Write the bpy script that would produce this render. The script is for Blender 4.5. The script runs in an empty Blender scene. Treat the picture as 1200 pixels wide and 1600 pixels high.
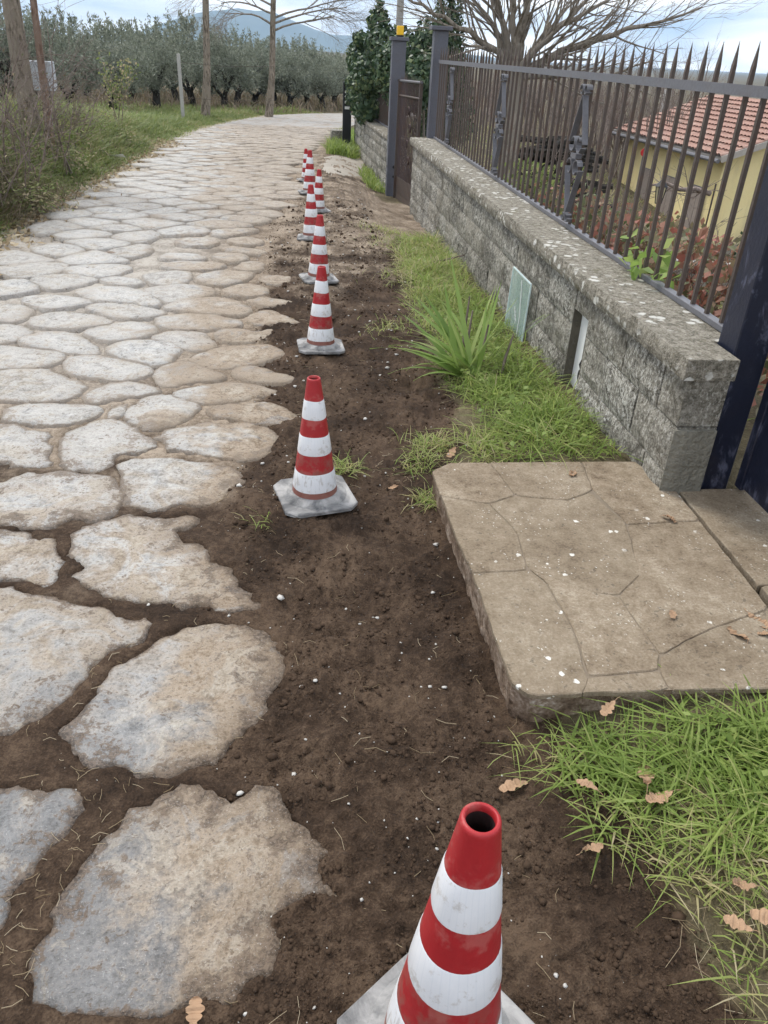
import bpy, bmesh, math, random
import numpy as np
from mathutils import Vector, Matrix
from mathutils.geometry import delaunay_2d_cdt

random.seed(7)
rng = np.random.default_rng(7)
scene = bpy.context.scene
COL = scene.collection
R = math.radians

# ------------------------------------------------------------------ camera
CAM_H, PITCH, ROLL, YAW, FPX = 1.6, 30.8, 3.0, 6.9, 1202.0
_p, _r, _y = R(PITCH), R(ROLL), R(YAW)
C_F = np.array([math.sin(_y) * math.cos(_p), math.cos(_y) * math.cos(_p), -math.sin(_p)])
_rt = np.array([math.cos(_y), -math.sin(_y), 0.0])
_up = np.cross(_rt, C_F)
C_R = _rt * math.cos(_r) + _up * math.sin(_r)
C_U = -_rt * math.sin(_r) + _up * math.cos(_r)
C_O = np.array([0.0, 0.0, CAM_H])
cd = bpy.data.cameras.new('camera')
cam = bpy.data.objects.new('camera', cd)
COL.objects.link(cam)
cd.sensor_fit = 'VERTICAL'
cd.sensor_height = 24.0
cd.lens = FPX / 1600.0 * 24.0
cd.clip_start = 0.05
cd.clip_end = 20000.0
cam.matrix_world = Matrix(((C_R[0], C_U[0], -C_F[0], C_O[0]), (C_R[1], C_U[1], -C_F[1], C_O[1]),
                           (C_R[2], C_U[2], -C_F[2], C_O[2]), (0, 0, 0, 1)))
scene.camera = cam

# ------------------------------------------------------------------ sky, sun, exposure
SUN_EL, SUN_AZ = 52.0, -35.0     # azimuth measured from +Y towards +X
world = bpy.data.worlds.new('World')
scene.world = world
world.use_nodes = True
wn = world.node_tree
wn.nodes.clear()
wo = wn.nodes.new('ShaderNodeOutputWorld')
bg = wn.nodes.new('ShaderNodeBackground')
sky = wn.nodes.new('ShaderNodeTexSky')
sky.sky_type = 'NISHITA'
sky.sun_disc = False
sky.sun_elevation = R(SUN_EL)
sky.sun_rotation = R(SUN_AZ)
sky.air_density = 1.0
sky.dust_density = 2.0
tc = wn.nodes.new('ShaderNodeTexCoord')
mp = wn.nodes.new('ShaderNodeMapping')
mp.inputs['Scale'].default_value = (1.6, 1.6, 9.0)
mp.inputs['Location'].default_value = (0.35, 0.1, 0.25)
nz = wn.nodes.new('ShaderNodeTexNoise')
nz.inputs['Scale'].default_value = 2.0
nz.inputs['Detail'].default_value = 7.0
nz.inputs['Roughness'].default_value = 0.55
nz.inputs['Distortion'].default_value = 0.3
rampc = wn.nodes.new('ShaderNodeValToRGB')       # cloud tone: grey-blue undersides to white tops
cr = rampc.color_ramp
cr.elements[0].position, cr.elements[0].color = 0.40, (3.6, 4.7, 6.6, 1)
cr.elements[1].position, cr.elements[1].color = 0.60, (12.2, 11.9, 11.5, 1)
e = cr.elements.new(0.5)
e.color = (7.2, 7.5, 8.2, 1)
mixw = wn.nodes.new('ShaderNodeMix')
mixw.data_type = 'RGBA'
mixw.inputs[0].default_value = 0.88                # mostly overcast, a little of the clear sky shows
L = wn.links.new
L(tc.outputs['Generated'], mp.inputs['Vector'])
L(mp.outputs['Vector'], nz.inputs['Vector'])
L(nz.outputs['Fac'], rampc.inputs['Fac'])
L(sky.outputs['Color'], mixw.inputs[6])
L(rampc.outputs['Color'], mixw.inputs[7])
L(mixw.outputs[2], bg.inputs['Color'])
bg.inputs['Strength'].default_value = 0.1
L(bg.outputs['Background'], wo.inputs['Surface'])

sd = bpy.data.lights.new('sun', 'SUN')
sd.energy = 1.5
sd.angle = R(14)
sd.color = (1.0, 0.96, 0.9)
sun = bpy.data.objects.new('sun', sd)
COL.objects.link(sun)
_az = R(SUN_AZ)
_sdir = Vector((math.sin(_az) * math.cos(R(SUN_EL)), math.cos(_az) * math.cos(R(SUN_EL)), math.sin(R(SUN_EL))))
sun.rotation_euler = _sdir.to_track_quat('Z', 'Y').to_euler()

scene.view_settings.view_transform = 'Standard'
scene.view_settings.look = 'None'
scene.view_settings.exposure = 1.0
scene.view_settings.gamma = 1.0
scene.cycles.use_denoising = True
scene.cycles.adaptive_threshold = 0.02
scene.cycles.max_bounces = 4
scene.cycles.diffuse_bounces = 3
scene.cycles.glossy_bounces = 2
scene.cycles.caustics_reflective = False
scene.cycles.caustics_refractive = False
scene.cycles.volume_bounces = 0
scene.cycles.transparent_max_bounces = 12

# ------------------------------------------------------------------ noise and pixel helpers
def _hash(ix, iy, s):
    h = (ix.astype(np.int64) * 374761393 + iy.astype(np.int64) * 668265263 + s * 974711) & 0xffffffff
    h = ((h ^ (h >> 13)) * 1274126177) & 0xffffffff
    h = h ^ (h >> 16)
    return (h & 0xffff) / 65535.0 * 2 * math.pi

def perlin(x, y, s=0):
    x = np.asarray(x, float); y = np.asarray(y, float)
    ix, iy = np.floor(x), np.floor(y)
    fx, fy = x - ix, y - iy
    u, v = fx * fx * fx * (fx * (fx * 6 - 15) + 10), fy * fy * fy * (fy * (fy * 6 - 15) + 10)
    def g(dx, dy):
        a = _hash(ix + dx, iy + dy, s)
        return np.cos(a) * (fx - dx) + np.sin(a) * (fy - dy)
    return ((g(0, 0) * (1 - u) + g(1, 0) * u) * (1 - v) + (g(0, 1) * (1 - u) + g(1, 1) * u) * v) * 1.5

def fbm(x, y, o=4, s=0, gain=0.5):
    t, a = 0.0, 1.0
    for k in range(o):
        t = t + a * perlin(x * 2 ** k + 17.3 * k, y * 2 ** k - 9.1 * k, s + k)
        a *= gain
    return t

def sstep(a, b, x):
    t = np.clip((np.asarray(x, float) - a) / (b - a), 0, 1)
    return t * t * (3 - 2 * t)

def sramp(x, a, w):
    t = np.maximum(np.asarray(x, float) - a, 0)
    return np.where(t < w, t * t / (2 * w), t - w / 2)

_VY = [-5, 0, 1.2, 2.8, 3.5, 5, 7, 8.5, 10, 12, 13.5, 16, 20, 30]
_VZ = [.06, .06, .08, .10, .06, .02, -.03, -.1, -.2, -.22, -.2, -.1, 0, 0]
def gz(x, y):
    """smooth lie of the land"""
    x = np.asarray(x, float); y = np.asarray(y, float)
    yy = np.clip(y, 0, 90)
    z = -0.022 * sramp(yy, 8, 4)
    z = z + sstep(.5, 1.3, x) * np.interp(y, _VY, _VZ) * (1 - sstep(14, 30, y))
    xs = 2.2 + 0.35 * np.clip(y - 18, 0, 200)
    z = z - 0.33 * np.minimum(sramp(x, xs, 1.0), 9.5)
    z = z + .55 * sstep(2.65, 4.2, -x) * (1 - sstep(14, 26, y))
    return z

def ray(px, py):
    return C_F + C_R * (px - 600) / FPX + C_U * (800 - py) / FPX
def gp(px, py, dz=0.0):
    """the spot on the land seen at a picture position"""
    d = ray(px, py); t = -(CAM_H) / d[2]
    for _ in range(25):
        P = C_O + t * d
        t += 0.8 * ((float(gz(P[0], P[1])) + dz) - P[2]) / d[2]
    P = C_O + t * d
    return Vector(P)
def aty(px, py, Y):
    d = ray(px, py); return Vector(C_O + d * (Y / d[1]))
def atx(px, py, X):
    d = ray(px, py); return Vector(C_O + d * (X / d[0]))
def G(x, y):
    return float(gz(x, y))

# ------------------------------------------------------------------ mesh helpers
def tag(o, label=None, cat=None, group=None, kind=None):
    if label: o['label'] = label
    if cat: o['category'] = cat
    if group: o['group'] = group
    if kind: o['kind'] = kind
    return o

def link(name, me, m=None, parent=None, smooth=False):
    o = bpy.data.objects.new(name, me)
    COL.objects.link(o)
    if m is not None and not me.materials:
        for mm in (m if isinstance(m, (list, tuple)) else [m]): me.materials.append(mm)
    if smooth:
        me.polygons.foreach_set('use_smooth', [True] * len(me.polygons))
    if parent: o.parent = parent
    return o

def empty(name, loc=(0, 0, 0), rz=0.0):
    o = bpy.data.objects.new(name, None)
    o.empty_display_size = .1
    COL.objects.link(o)
    o.location = loc
    o.rotation_euler = (0, 0, rz)
    return o

def np_mesh(name, V, F, attrs=None):
    """V (n,3), F (m,k) with k 3 or 4, or list of such arrays"""
    me = bpy.data.meshes.new(name)
    Fs = F if isinstance(F, list) else [F]
    Fs = [np.asarray(f, np.int32) for f in Fs if len(f)]
    nl = sum(f.size for f in Fs); nf = sum(len(f) for f in Fs)
    me.vertices.add(len(V)); me.vertices.foreach_set('co', np.asarray(V, np.float32).ravel())
    me.loops.add(nl); me.loops.foreach_set('vertex_index', np.concatenate([f.ravel() for f in Fs]))
    me.polygons.add(nf)
    st, tot, k = [], [], 0
    for f in Fs:
        st.append(k + np.arange(len(f)) * f.shape[1]); tot.append(np.full(len(f), f.shape[1])); k += f.size
    me.polygons.foreach_set('loop_start', np.concatenate(st).astype(np.int32))
    me.polygons.foreach_set('loop_total', np.concatenate(tot).astype(np.int32))
    me.update(calc_edges=True)
    for n, a in (attrs or {}).items():
        at = me.attributes.new(n, 'FLOAT', 'POINT')
        at.data.foreach_set('value', np.asarray(a, np.float32))
    return me

class MB:
    def __init__(s): s.v, s.f = [], []
    def add(s, V, F):
        b = len(s.v); s.v += [tuple(q) for q in V]; s.f += [tuple(i + b for i in f) for f in F]; return s
    def box(s, x0, x1, y0, y1, z0, z1, bev=0.0):
        if bev <= 0:
            V = [(x, y, z) for z in (z0, z1) for y in (y0, y1) for x in (x0, x1)]
            return s.add(V, [(0, 2, 3, 1), (4, 5, 7, 6), (0, 1, 5, 4), (2, 6, 7, 3), (0, 4, 6, 2), (1, 3, 7, 5)])
        bm = bmesh.new(); bmesh.ops.create_cube(bm, size=1.0)
        for v in bm.verts:
            v.co = ((x0 + x1) / 2 + v.co.x * (x1 - x0), (y0 + y1) / 2 + v.co.y * (y1 - y0), (z0 + z1) / 2 + v.co.z * (z1 - z0))
        bmesh.ops.bevel(bm, geom=bm.edges[:], offset=bev, segments=1, affect='EDGES')
        bm.verts.index_update()
        s.add([v.co.copy() for v in bm.verts], [[v.index for v in f.verts] for f in bm.faces]); bm.free(); return s
    def prism(s, poly, z0, z1):
        n = len(poly)
        V = [(x, y, z0) for x, y in poly] + [(x, y, z1) for x, y in poly]
        return s.add(V, [tuple(range(n))[::-1], tuple(range(n, 2 * n))] + [(i, (i + 1) % n, n + (i + 1) % n, n + i) for i in range(n)])
    def lathe(s, prof, n=28, c=(0, 0), cap=True):
        V, F = [], []
        for r, z in prof:
            V += [(c[0] + r * math.cos(2 * math.pi * k / n), c[1] + r * math.sin(2 * math.pi * k / n), z) for k in range(n)]
        for i in range(len(prof) - 1):
            for k in range(n): F.append((i * n + k, i * n + (k + 1) % n, (i + 1) * n + (k + 1) % n, (i + 1) * n + k))
        return s.add(V, F)
    def tube(s, pts, rad, n=6, closed_ends=True):
        pts = [Vector(p) for p in pts]
        rad = rad if isinstance(rad, (list, tuple)) else [rad] * len(pts)
        V, F = [], []; prev = None
        for i, p in enumerate(pts):
            t = (pts[min(i + 1, len(pts) - 1)] - pts[max(i - 1, 0)]).normalized()
            a = t.orthogonal().normalized() if prev is None else (prev - t * prev.dot(t)).normalized()
            prev = a; b = t.cross(a)
            V += [p + (a * math.cos(2 * math.pi * k / n) + b * math.sin(2 * math.pi * k / n)) * rad[i] for k in range(n)]
        for i in range(len(pts) - 1):
            for k in range(n): F.append((i * n + k, i * n + (k + 1) % n, (i + 1) * n + (k + 1) % n, (i + 1) * n + k))
        if closed_ends:
            F.append(tuple(range(n))[::-1]); F.append(tuple(range((len(pts) - 1) * n, len(pts) * n)))
        return s.add(V, F)
    def strip(s, pts, w, t, wdir=(1, 0, 0)):
        """a flat bar swept along pts; w across along wdir, t thick"""
        pts = [Vector(p) for p in pts]; wd = Vector(wdir).normalized(); V, F = [], []
        for i, p in enumerate(pts):
            tn = (pts[min(i + 1, len(pts) - 1)] - pts[max(i - 1, 0)]).normalized(); nn = tn.cross(wd).normalized()
            V += [p + wd * w / 2 + nn * t / 2, p - wd * w / 2 + nn * t / 2, p - wd * w / 2 - nn * t / 2, p + wd * w / 2 - nn * t / 2]
        for i in range(len(pts) - 1):
            for k in range(4): F.append((i * 4 + k, i * 4 + (k + 1) % 4, i * 4 + 4 + (k + 1) % 4, i * 4 + 4 + k))
        F.append((3, 2, 1, 0)); m = (len(pts) - 1) * 4; F.append((m, m + 1, m + 2, m + 3))
        return s.add(V, F)
    def mesh(s, name):
        me = bpy.data.meshes.new(name); me.from_pydata([tuple(v) for v in s.v], [], s.f); me.update(); return me
    def build(s, name, m=None, parent=None, smooth=False):
        return link(name, s.mesh(name), m, parent, smooth)

# ------------------------------------------------------------------ material helpers
class NT:
    def __init__(s, name):
        s.m = bpy.data.materials.new(name); s.m.use_nodes = True
        s.t = s.m.node_tree; s.t.nodes.clear()
    def n(s, typ, ins=None, **props):
        nd = s.t.nodes.new(typ)
        for k, v in props.items(): setattr(nd, k, v)
        for k, v in (ins or {}).items():
            if isinstance(v, bpy.types.NodeSocket): s.t.links.new(v, nd.inputs[k])
            else: nd.inputs[k].default_value = v
        return nd
    def pos(s): return s.n('ShaderNodeNewGeometry').outputs['Position']
    def obj(s): return s.n('ShaderNodeTexCoord').outputs['Object']
    def xyz(s, v): 
        q = s.n('ShaderNodeSeparateXYZ', {0: v}); return q.outputs[0], q.outputs[1], q.outputs[2]
    def rnd(s): return s.n('ShaderNodeObjectInfo').outputs['Random']
    def attr(s, name): return s.n('ShaderNodeAttribute', attribute_name=name).outputs['Fac']
    def scl(s, v, sc): return s.n('ShaderNodeMapping', {'Vector': v, 'Scale': sc}).outputs[0]
    def noise(s, v, scale, det=4.0, rough=.55, dist=0.0, out='Fac'):
        return s.n('ShaderNodeTexNoise', {'Vector': v, 'Scale': scale, 'Detail': det, 'Roughness': rough, 'Distortion': dist}).outputs[out]
    def vor(s, v, scale, out='Distance', feature='F1'):
        return s.n('ShaderNodeTexVoronoi', {'Vector': v, 'Scale': scale}, feature=feature).outputs[out]
    def math(s, op, a, b=0.0, clamp=False):
        return s.n('ShaderNodeMath', {0: a, 1: b}, operation=op, use_clamp=clamp).outputs[0]
    def step(s, a, b, x):
        return s.n('ShaderNodeMapRange', {'Value': x, 'From Min': a, 'From Max': b}, interpolation_type='SMOOTHSTEP').outputs[0]
    def ramp(s, f, stops):
        nd = s.n('ShaderNodeValToRGB', {0: f}); r = nd.color_ramp
        for i, (p, c) in enumerate(stops):
            el = r.elements[i] if i < 2 else r.elements.new(p)
            el.position = p; el.color = (*c, 1) if len(c) == 3 else c
        return nd.outputs[0]
    def mix(s, f, a, b, blend='MIX'):
        nd = s.n('ShaderNodeMix', data_type='RGBA', blend_type=blend)
        for k, v in ((0, f), (6, a), (7, b)):
            if isinstance(v, bpy.types.NodeSocket): s.t.links.new(v, nd.inputs[k])
            elif k == 0: nd.inputs[0].default_value = v
            else: nd.inputs[k].default_value = (*v, 1) if len(v) == 3 else v
        return nd.outputs[2]
    def bump(s, h, dist=.01, strength=1.0, normal=None):
        i = {'Height': h, 'Distance': dist, 'Strength': strength}
        if normal is not None: i['Normal'] = normal
        return s.n('ShaderNodeBump', i).outputs[0]
    def done(s, col, rough=.85, normal=None, metallic=0.0, spec=.35, **kw):
        b = s.n('ShaderNodeBsdfPrincipled')
        def put(k, v):
            if isinstance(v, bpy.types.NodeSocket): s.t.links.new(v, b.inputs[k])
            else: b.inputs[k].default_value = (*v, 1) if isinstance(v, tuple) and len(v) == 3 else v
        put('Base Color', col); put('Roughness', rough); put('Metallic', metallic); put('Specular IOR Level', spec)
        if normal is not None: put('Normal', normal)
        for k, v in kw.items(): put(k, v)
        o = s.n('ShaderNodeOutputMaterial'); s.t.links.new(b.outputs[0], o.inputs[0])
        return s.m

def plain(name, col, rough=.7, var=.25, scale=8.0, bump=.003, metallic=0.0, spec=.35):
    q = NT(name); v = q.obj(); a = q.noise(v, scale, 5)
    c = q.mix(a, tuple(x * (1 - var) for x in col), tuple(min(1, x * (1 + var)) for x in col))
    return q.done(c, rough, q.bump(q.noise(v, scale * 5, 4), bump), metallic, spec)

# ------------------------------------------------------------------ materials of the setting
def mat_ground():
    q = NT('earth'); p = q.pos()
    n1 = q.noise(p, 3.5, 4, .6); n2 = q.noise(p, 45, 4, .7); n3 = q.noise(p, 190, 2, .6)
    k = q.math('ADD', q.math('MULTIPLY', n1, .45), q.math('ADD', q.math('MULTIPLY', n2, .33), q.math('MULTIPLY', n3, .22)))
    fresh = q.ramp(k, [(.39, (.019, .012, .0078)), (.49, (.047, .030, .0192)), (.59, (.098, .066, .043))])
    dry = q.ramp(k, [(.40, (.095, .07, .05)), (.49, (.20, .155, .112)), (.58, (.33, .27, .205))])
    veg = q.ramp(k, [(.36, (.045, .036, .021)), (.5, (.095, .078, .045)), (.64, (.18, .15, .09))])
    dm = q.step(.25, .75, q.math('ADD', q.attr('dry'), q.math('MULTIPLY', q.math('SUBTRACT', n1, .5), .9)))
    X, Y, Z = q.xyz(p)
    pal = q.math('MULTIPLY', q.step(-.3, -1.3, X), q.step(3.0, 5.5, Y))
    dry = q.mix(q.math('MULTIPLY', pal, .75), dry, q.mix(q.step(.42, .58, k), (.26, .235, .20), (.46, .43, .38)))
    vm = q.step(.3, .7, q.math('ADD', q.attr('veg'), q.math('MULTIPLY', q.math('SUBTRACT', n1, .5), .8)))
    c = q.mix(vm, q.mix(dm, fresh, dry), veg)
    sp = q.step(.075, .05, q.vor(p, 55.0))          # sparse pale grit
    sp = q.math('MULTIPLY', sp, q.step(.60, .66, q.noise(p, 9.0, 2)))
    c = q.mix(q.math('MULTIPLY', sp, .7), c, (.5, .46, .4))
    h = q.math('ADD', q.math('MULTIPLY', n2, .7), q.math('MULTIPLY', n3, .45))
    return q.done(c, .95, q.bump(h, .012, .9), spec=.15)

def mat_stone():
    q = NT('paving_basalt'); p = q.pos(); X, Y, Z = q.xyz(p)
    n1 = q.noise(p, 2.3, 4, .6, .4); n2 = q.noise(p, 16, 6, .72); n3 = q.noise(p, 75, 4, .7); n4 = q.noise(p, 230, 2, .6)
    st = q.noise(p, 5.5, 5, .7, 1.2)
    k = q.math('ADD', q.math('MULTIPLY', n1, .22), q.math('ADD', q.math('MULTIPLY', n2, .42), q.math('MULTIPLY', n3, .36)))
    grey = q.ramp(k, [(.38, (.07, .073, .076)), (.46, (.14, .146, .152)), (.53, (.205, .208, .21)), (.63, (.36, .355, .34))])
    tan = q.ramp(k, [(.38, (.11, .076, .05)), (.46, (.235, .178, .122)), (.53, (.34, .275, .205)), (.63, (.50, .445, .37))])
    pale = q.ramp(k, [(.38, (.21, .20, .18)), (.46, (.385, .372, .345)), (.53, (.49, .477, .448)), (.63, (.66, .645, .61))])
    # the strip freshly dug out of the earth is tan, the worn middle of the road is pale
    edge = q.math('ADD', q.math('MULTIPLY', Y, -.10), -.20)
    t = q.math('SUBTRACT', X, edge)
    t = q.math('ADD', t, q.math('MULTIPLY', q.math('SUBTRACT', n1, .5), q.math('ADD', .55, q.math('MULTIPLY', Y, .35))))
    t = q.math('ADD', t, q.math('MULTIPLY', q.math('SUBTRACT', n3, .5), .25))
    tm = q.step(-.10, .10, q.math('DIVIDE', t, q.math('ADD', 1.0, q.math('MULTIPLY', q.step(3.0, 7.0, Y), 2.2))))
    tm = q.math('MULTIPLY', tm, q.math('SUBTRACT', 1.0, q.math('MULTIPLY', q.step(4.0, 10.0, Y), .25)))
    tm = q.math('MAXIMUM', tm, q.math('MULTIPLY', q.math('MULTIPLY', q.step(1.45, 1.9, Y), q.step(3.3, 2.5, Y)), q.step(.36, .60, st)))
    far = q.step(.95, 2.1, q.math('ADD', Y, q.math('MULTIPLY', q.math('SUBTRACT', st, .5), 2.2)))
    c = q.mix(tm, q.mix(far, grey, pale), tan)
    # rubbed cream and bluish patches
    cm = q.math('MULTIPLY', q.step(.52, .60, st), .55)
    c = q.mix(cm, c, q.ramp(k, [(.4, (.22, .178, .128)), (.5, (.40, .355, .285)), (.6, (.56, .52, .45))]))
    bl = q.math('MULTIPLY', q.step(.44, .36, st), .45)
    c = q.mix(bl, c, q.ramp(k, [(.4, (.12, .125, .13)), (.5, (.27, .28, .285)), (.6, (.44, .445, .44))]))
    c = q.mix(q.math('MULTIPLY', q.rnd(), .25), c, (.29, .245, .19))
    # dust lying in hollows and along the rims
    dn = q.math('ADD', q.math('MULTIPLY', n1, .35), q.math('ADD', q.math('MULTIPLY', n2, .4), q.math('MULTIPLY', n3, .25)))
    rim = q.attr('rim')
    dd = q.math('SUBTRACT', dn, q.math('ADD', q.math('MULTIPLY', q.step(.0, .035, rim), .09), q.math('MULTIPLY', q.step(.0, .16, rim), .07)))
    dd = q.math('ADD', dd, q.math('MULTIPLY', q.math('MULTIPLY', q.step(-.34, -.02, X), q.step(4.5, 2.5, Y)), .045))
    dirt = q.math('MULTIPLY', q.step(.385, .45, dd), q.math('SUBTRACT', 1.0, q.math('MULTIPLY', q.step(3.0, 6.0, Y), .5)))
    dcol = q.mix(q.step(2.0, 4.5, Y), q.mix(q.step(.40, .58, n3), (.045, .030, .020), (.135, .097, .068)), (.24, .19, .14))
    c = q.mix(q.math('MULTIPLY', dirt, .85), c, dcol)
    pits = q.math('MULTIPLY', q.step(.39, .33, q.noise(p, 30, 4, .75, .8)), .75)
    c = q.mix(pits, c, (.12, .085, .058))
    c = q.mix(q.math('MULTIPLY', q.step(.62, .70, n4), .28), c, (.62, .60, .56))
    dk = q.step(.62, .70, q.noise(p, 95, 2, .6))
    c = q.mix(q.math('MULTIPLY', dk, .5), c, (.085, .068, .055))
    h = q.math('ADD', q.math('MULTIPLY', n2, .55), q.math('ADD', q.math('MULTIPLY', n3, .4), q.math('MULTIPLY', n4, .15)))
    return q.done(c, .85, q.bump(h, .022, .9), spec=.25)

def mat_block():
    q = NT('split_tuff_block'); p = q.pos(); X, Y, Z = q.xyz(p)
    n1 = q.noise(p, 3.0, 5, .6); n2 = q.noise(p, 28, 7, .7); n3 = q.noise(p, 110, 4, .6)
    k = q.math('ADD', q.math('MULTIPLY', n2, .65), q.math('MULTIPLY', n3, .35))
    c = q.ramp(k, [(.39, (.05, .046, .037)), (.47, (.165, .155, .130)), (.54, (.29, .275, .235)), (.63, (.50, .48, .425))])
    lich = q.math('MULTIPLY', q.step(.52, .58, q.noise(q.scl(p, (1, 1, .6)), 75, 4, .7)), q.step(.36, .56, n1))
    c = q.mix(q.math('MULTIPLY', lich, .85), c, (.56, .545, .49))
    dk = q.math('MULTIPLY', q.step(.55, .40, n1), q.step(.44, .58, q.noise(p, 45, 5, .7)))
    c = q.mix(q.math('MULTIPLY', dk, .7), c, (.035, .033, .029))
    c = q.mix(q.math('MULTIPLY', q.rnd(), .4), c, (.24, .215, .165))
    return q.done(c, .95, q.bump(q.math('ADD', n2, q.math('MULTIPLY', n3, .4)), .02, .9), spec=.15)

def mat_cap():
    q = NT('lichened_cap_stone'); p = q.pos()
    n1 = q.noise(p, 4, 5, .6); n2 = q.noise(p, 30, 7, .7); n3 = q.noise(p, 120, 3)
    c = q.ramp(q.math('ADD', q.math('MULTIPLY', n2, .7), q.math('MULTIPLY', n3, .3)),
               [(.38, (.10, .09, .07)), (.49, (.20, .182, .145)), (.60, (.31, .285, .235))])
    d = q.vor(q.n('ShaderNodeVectorMath', {0: p, 1: q.n('ShaderNodeVectorMath', {0: q.noise(p, 40, 3, out='Color'), 1: (.03, .03, .03)}, operation='MULTIPLY').outputs[0]}, operation='ADD').outputs[0], 17)
    sp = q.math('MULTIPLY', q.step(.36, .26, d), q.step(.44, .56, n1))
    c = q.mix(q.math('MULTIPLY', sp, .85), c, (.60, .59, .54))
    sp2 = q.step(.64, .7, q.noise(p, 75, 4, .6))
    c = q.mix(q.math('MULTIPLY', sp2, .6), c, (.50, .48, .42))
    moss = q.step(.58, .7, q.noise(p, 7, 6, .65))
    c = q.mix(q.math('MULTIPLY', moss, .55), c, (.10, .085, .035))
    return q.done(c, .95, q.bump(q.math('ADD', n2, q.math('MULTIPLY', n3, .3)), .012, .9), spec=.15)

def mat_slab():
    q = NT('sandstone_flag'); p = q.pos()
    n1 = q.noise(p, 4, 5, .65, .5); n2 = q.noise(p, 24, 6, .7); n3 = q.noise(p, 130, 3, .65)
    k = q.math('ADD', q.math('MULTIPLY', n1, .35), q.math('ADD', q.math('MULTIPLY', n2, .35), q.math('MULTIPLY', n3, .3)))
    c = q.ramp(k, [(.37, (.095, .066, .042)), (.46, (.195, .150, .102)), (.54, (.27, .217, .155)), (.63, (.39, .335, .255))])
    c = q.mix(q.math('MULTIPLY', q.rnd(), .45), c, (.19, .155, .108))
    w = q.n('ShaderNodeVectorMath', {0: p, 1: q.n('ShaderNodeVectorMath', {0: q.noise(p, 55, 3, out='Color'), 1: (.02, .02, .02)}, operation='MULTIPLY').outputs[0]}, operation='ADD').outputs[0]
    sp = q.math('MULTIPLY', q.step(.16, .11, q.vor(w, 16)), q.step(.50, .58, q.noise(p, 3.2, 3)))
    sp2 = q.math('MULTIPLY', q.step(.20, .10, q.vor(w, 60)), q.step(.5, .6, q.noise(p, 6.5, 3)))
    c = q.mix(q.math('MAXIMUM', sp, q.math('MULTIPLY', sp2, .8)), c, (.62, .60, .54))
    dk = q.step(.60, .68, q.noise(p, 48, 4, .6))
    c = q.mix(q.math('MULTIPLY', dk, .6), c, (.07, .055, .04))
    return q.done(c, .92, q.bump(k, .012, .8), spec=.2)

def mat_slab_side():
    q = NT('chipped_slab_edge'); p = q.pos()
    n2 = q.noise(p, 16, 7, .7, .6); n3 = q.noise(p, 90, 4)
    c = q.ramp(q.math('ADD', q.math('MULTIPLY', n2, .7), q.math('MULTIPLY', n3, .3)),
               [(.34, (.07, .046, .03)), (.48, (.19, .135, .095)), (.58, (.33, .26, .2)), (.68, (.55, .50, .44))])
    return q.done(c, .95, q.bump(n2, .03, .9), spec=.15)

def mat_iron(name, col, rust=.35, rough=.55, scuff=None):
    q = NT(name); p = q.pos()
    n1 = q.noise(p, 9, 6, .65); n2 = q.noise(p, 60, 5, .65)
    c = q.mix(n2, tuple(x * .7 for x in col), tuple(x * 1.35 for x in col))
    rm = q.math('MULTIPLY', q.step(.5, .66, n1), rust)
    c = q.mix(rm, c, (.085, .045, .028))
    if scuff:
        sc = q.step(.54, .68, q.noise(q.scl(p, (1, 1, .35)), 13, 5, .7, .5)); c = q.mix(q.math('MULTIPLY', sc, .55), c, scuff)
    return q.done(c, rough, q.bump(n2, .002, .6), 0.0, .45)

def mat_leaf(name, stops, rough=.6, trans=.25):
    q = NT(name); a = q.attr('rnd'); c = q.ramp(a, stops)
    b = q.n('ShaderNodeBsdfPrincipled', {'Base Color': c, 'Roughness': rough, 'Specular IOR Level': .3})
    t = q.n('ShaderNodeBsdfTranslucent', {'Color': c})
    m = q.n('ShaderNodeMixShader', {0: trans, 1: b.outputs[0], 2: t.outputs[0]})
    o = q.n('ShaderNodeOutputMaterial'); q.t.links.new(m.outputs[0], o.inputs[0])
    return q.m

def mat_bark(name, a, b, scale=10.0):
    q = NT(name); v = q.obj(); n1 = q.noise(v, 3, 5); n2 = q.noise(q.scl(v, (1, 1, .3)), scale * 2, 6, .65)
    c = q.mix(q.step(.40, .60, n2), a, b); c = q.mix(q.step(.48, .58, n1), c, tuple(x * .8 for x in b))
    return q.done(c, .95, q.bump(n2, .02, .9), spec=.1)

M = {}
M['ground'] = mat_ground()
M['stone'] = mat_stone()
M['block'] = mat_block()
M['cap'] = mat_cap()
M['slab'] = mat_slab()
M['slab_side'] = mat_slab_side()
M['iron'] = mat_iron('weathered_iron', (.072, .054, .043), .6, .6)
M['rail'] = mat_iron('grey_painted_rail', (.12, .12, .13), .15, .5)
M['post_grey'] = mat_iron('grey_painted_steel', (.085, .088, .105), .12, .55)
M['post_blue'] = mat_iron('blue_black_paint', (.014, .017, .032), .05, .33, (.16, .17, .24))
M['mortar'] = plain('mortar', (.10, .092, .078), .95, .35, 14, .008)

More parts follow.
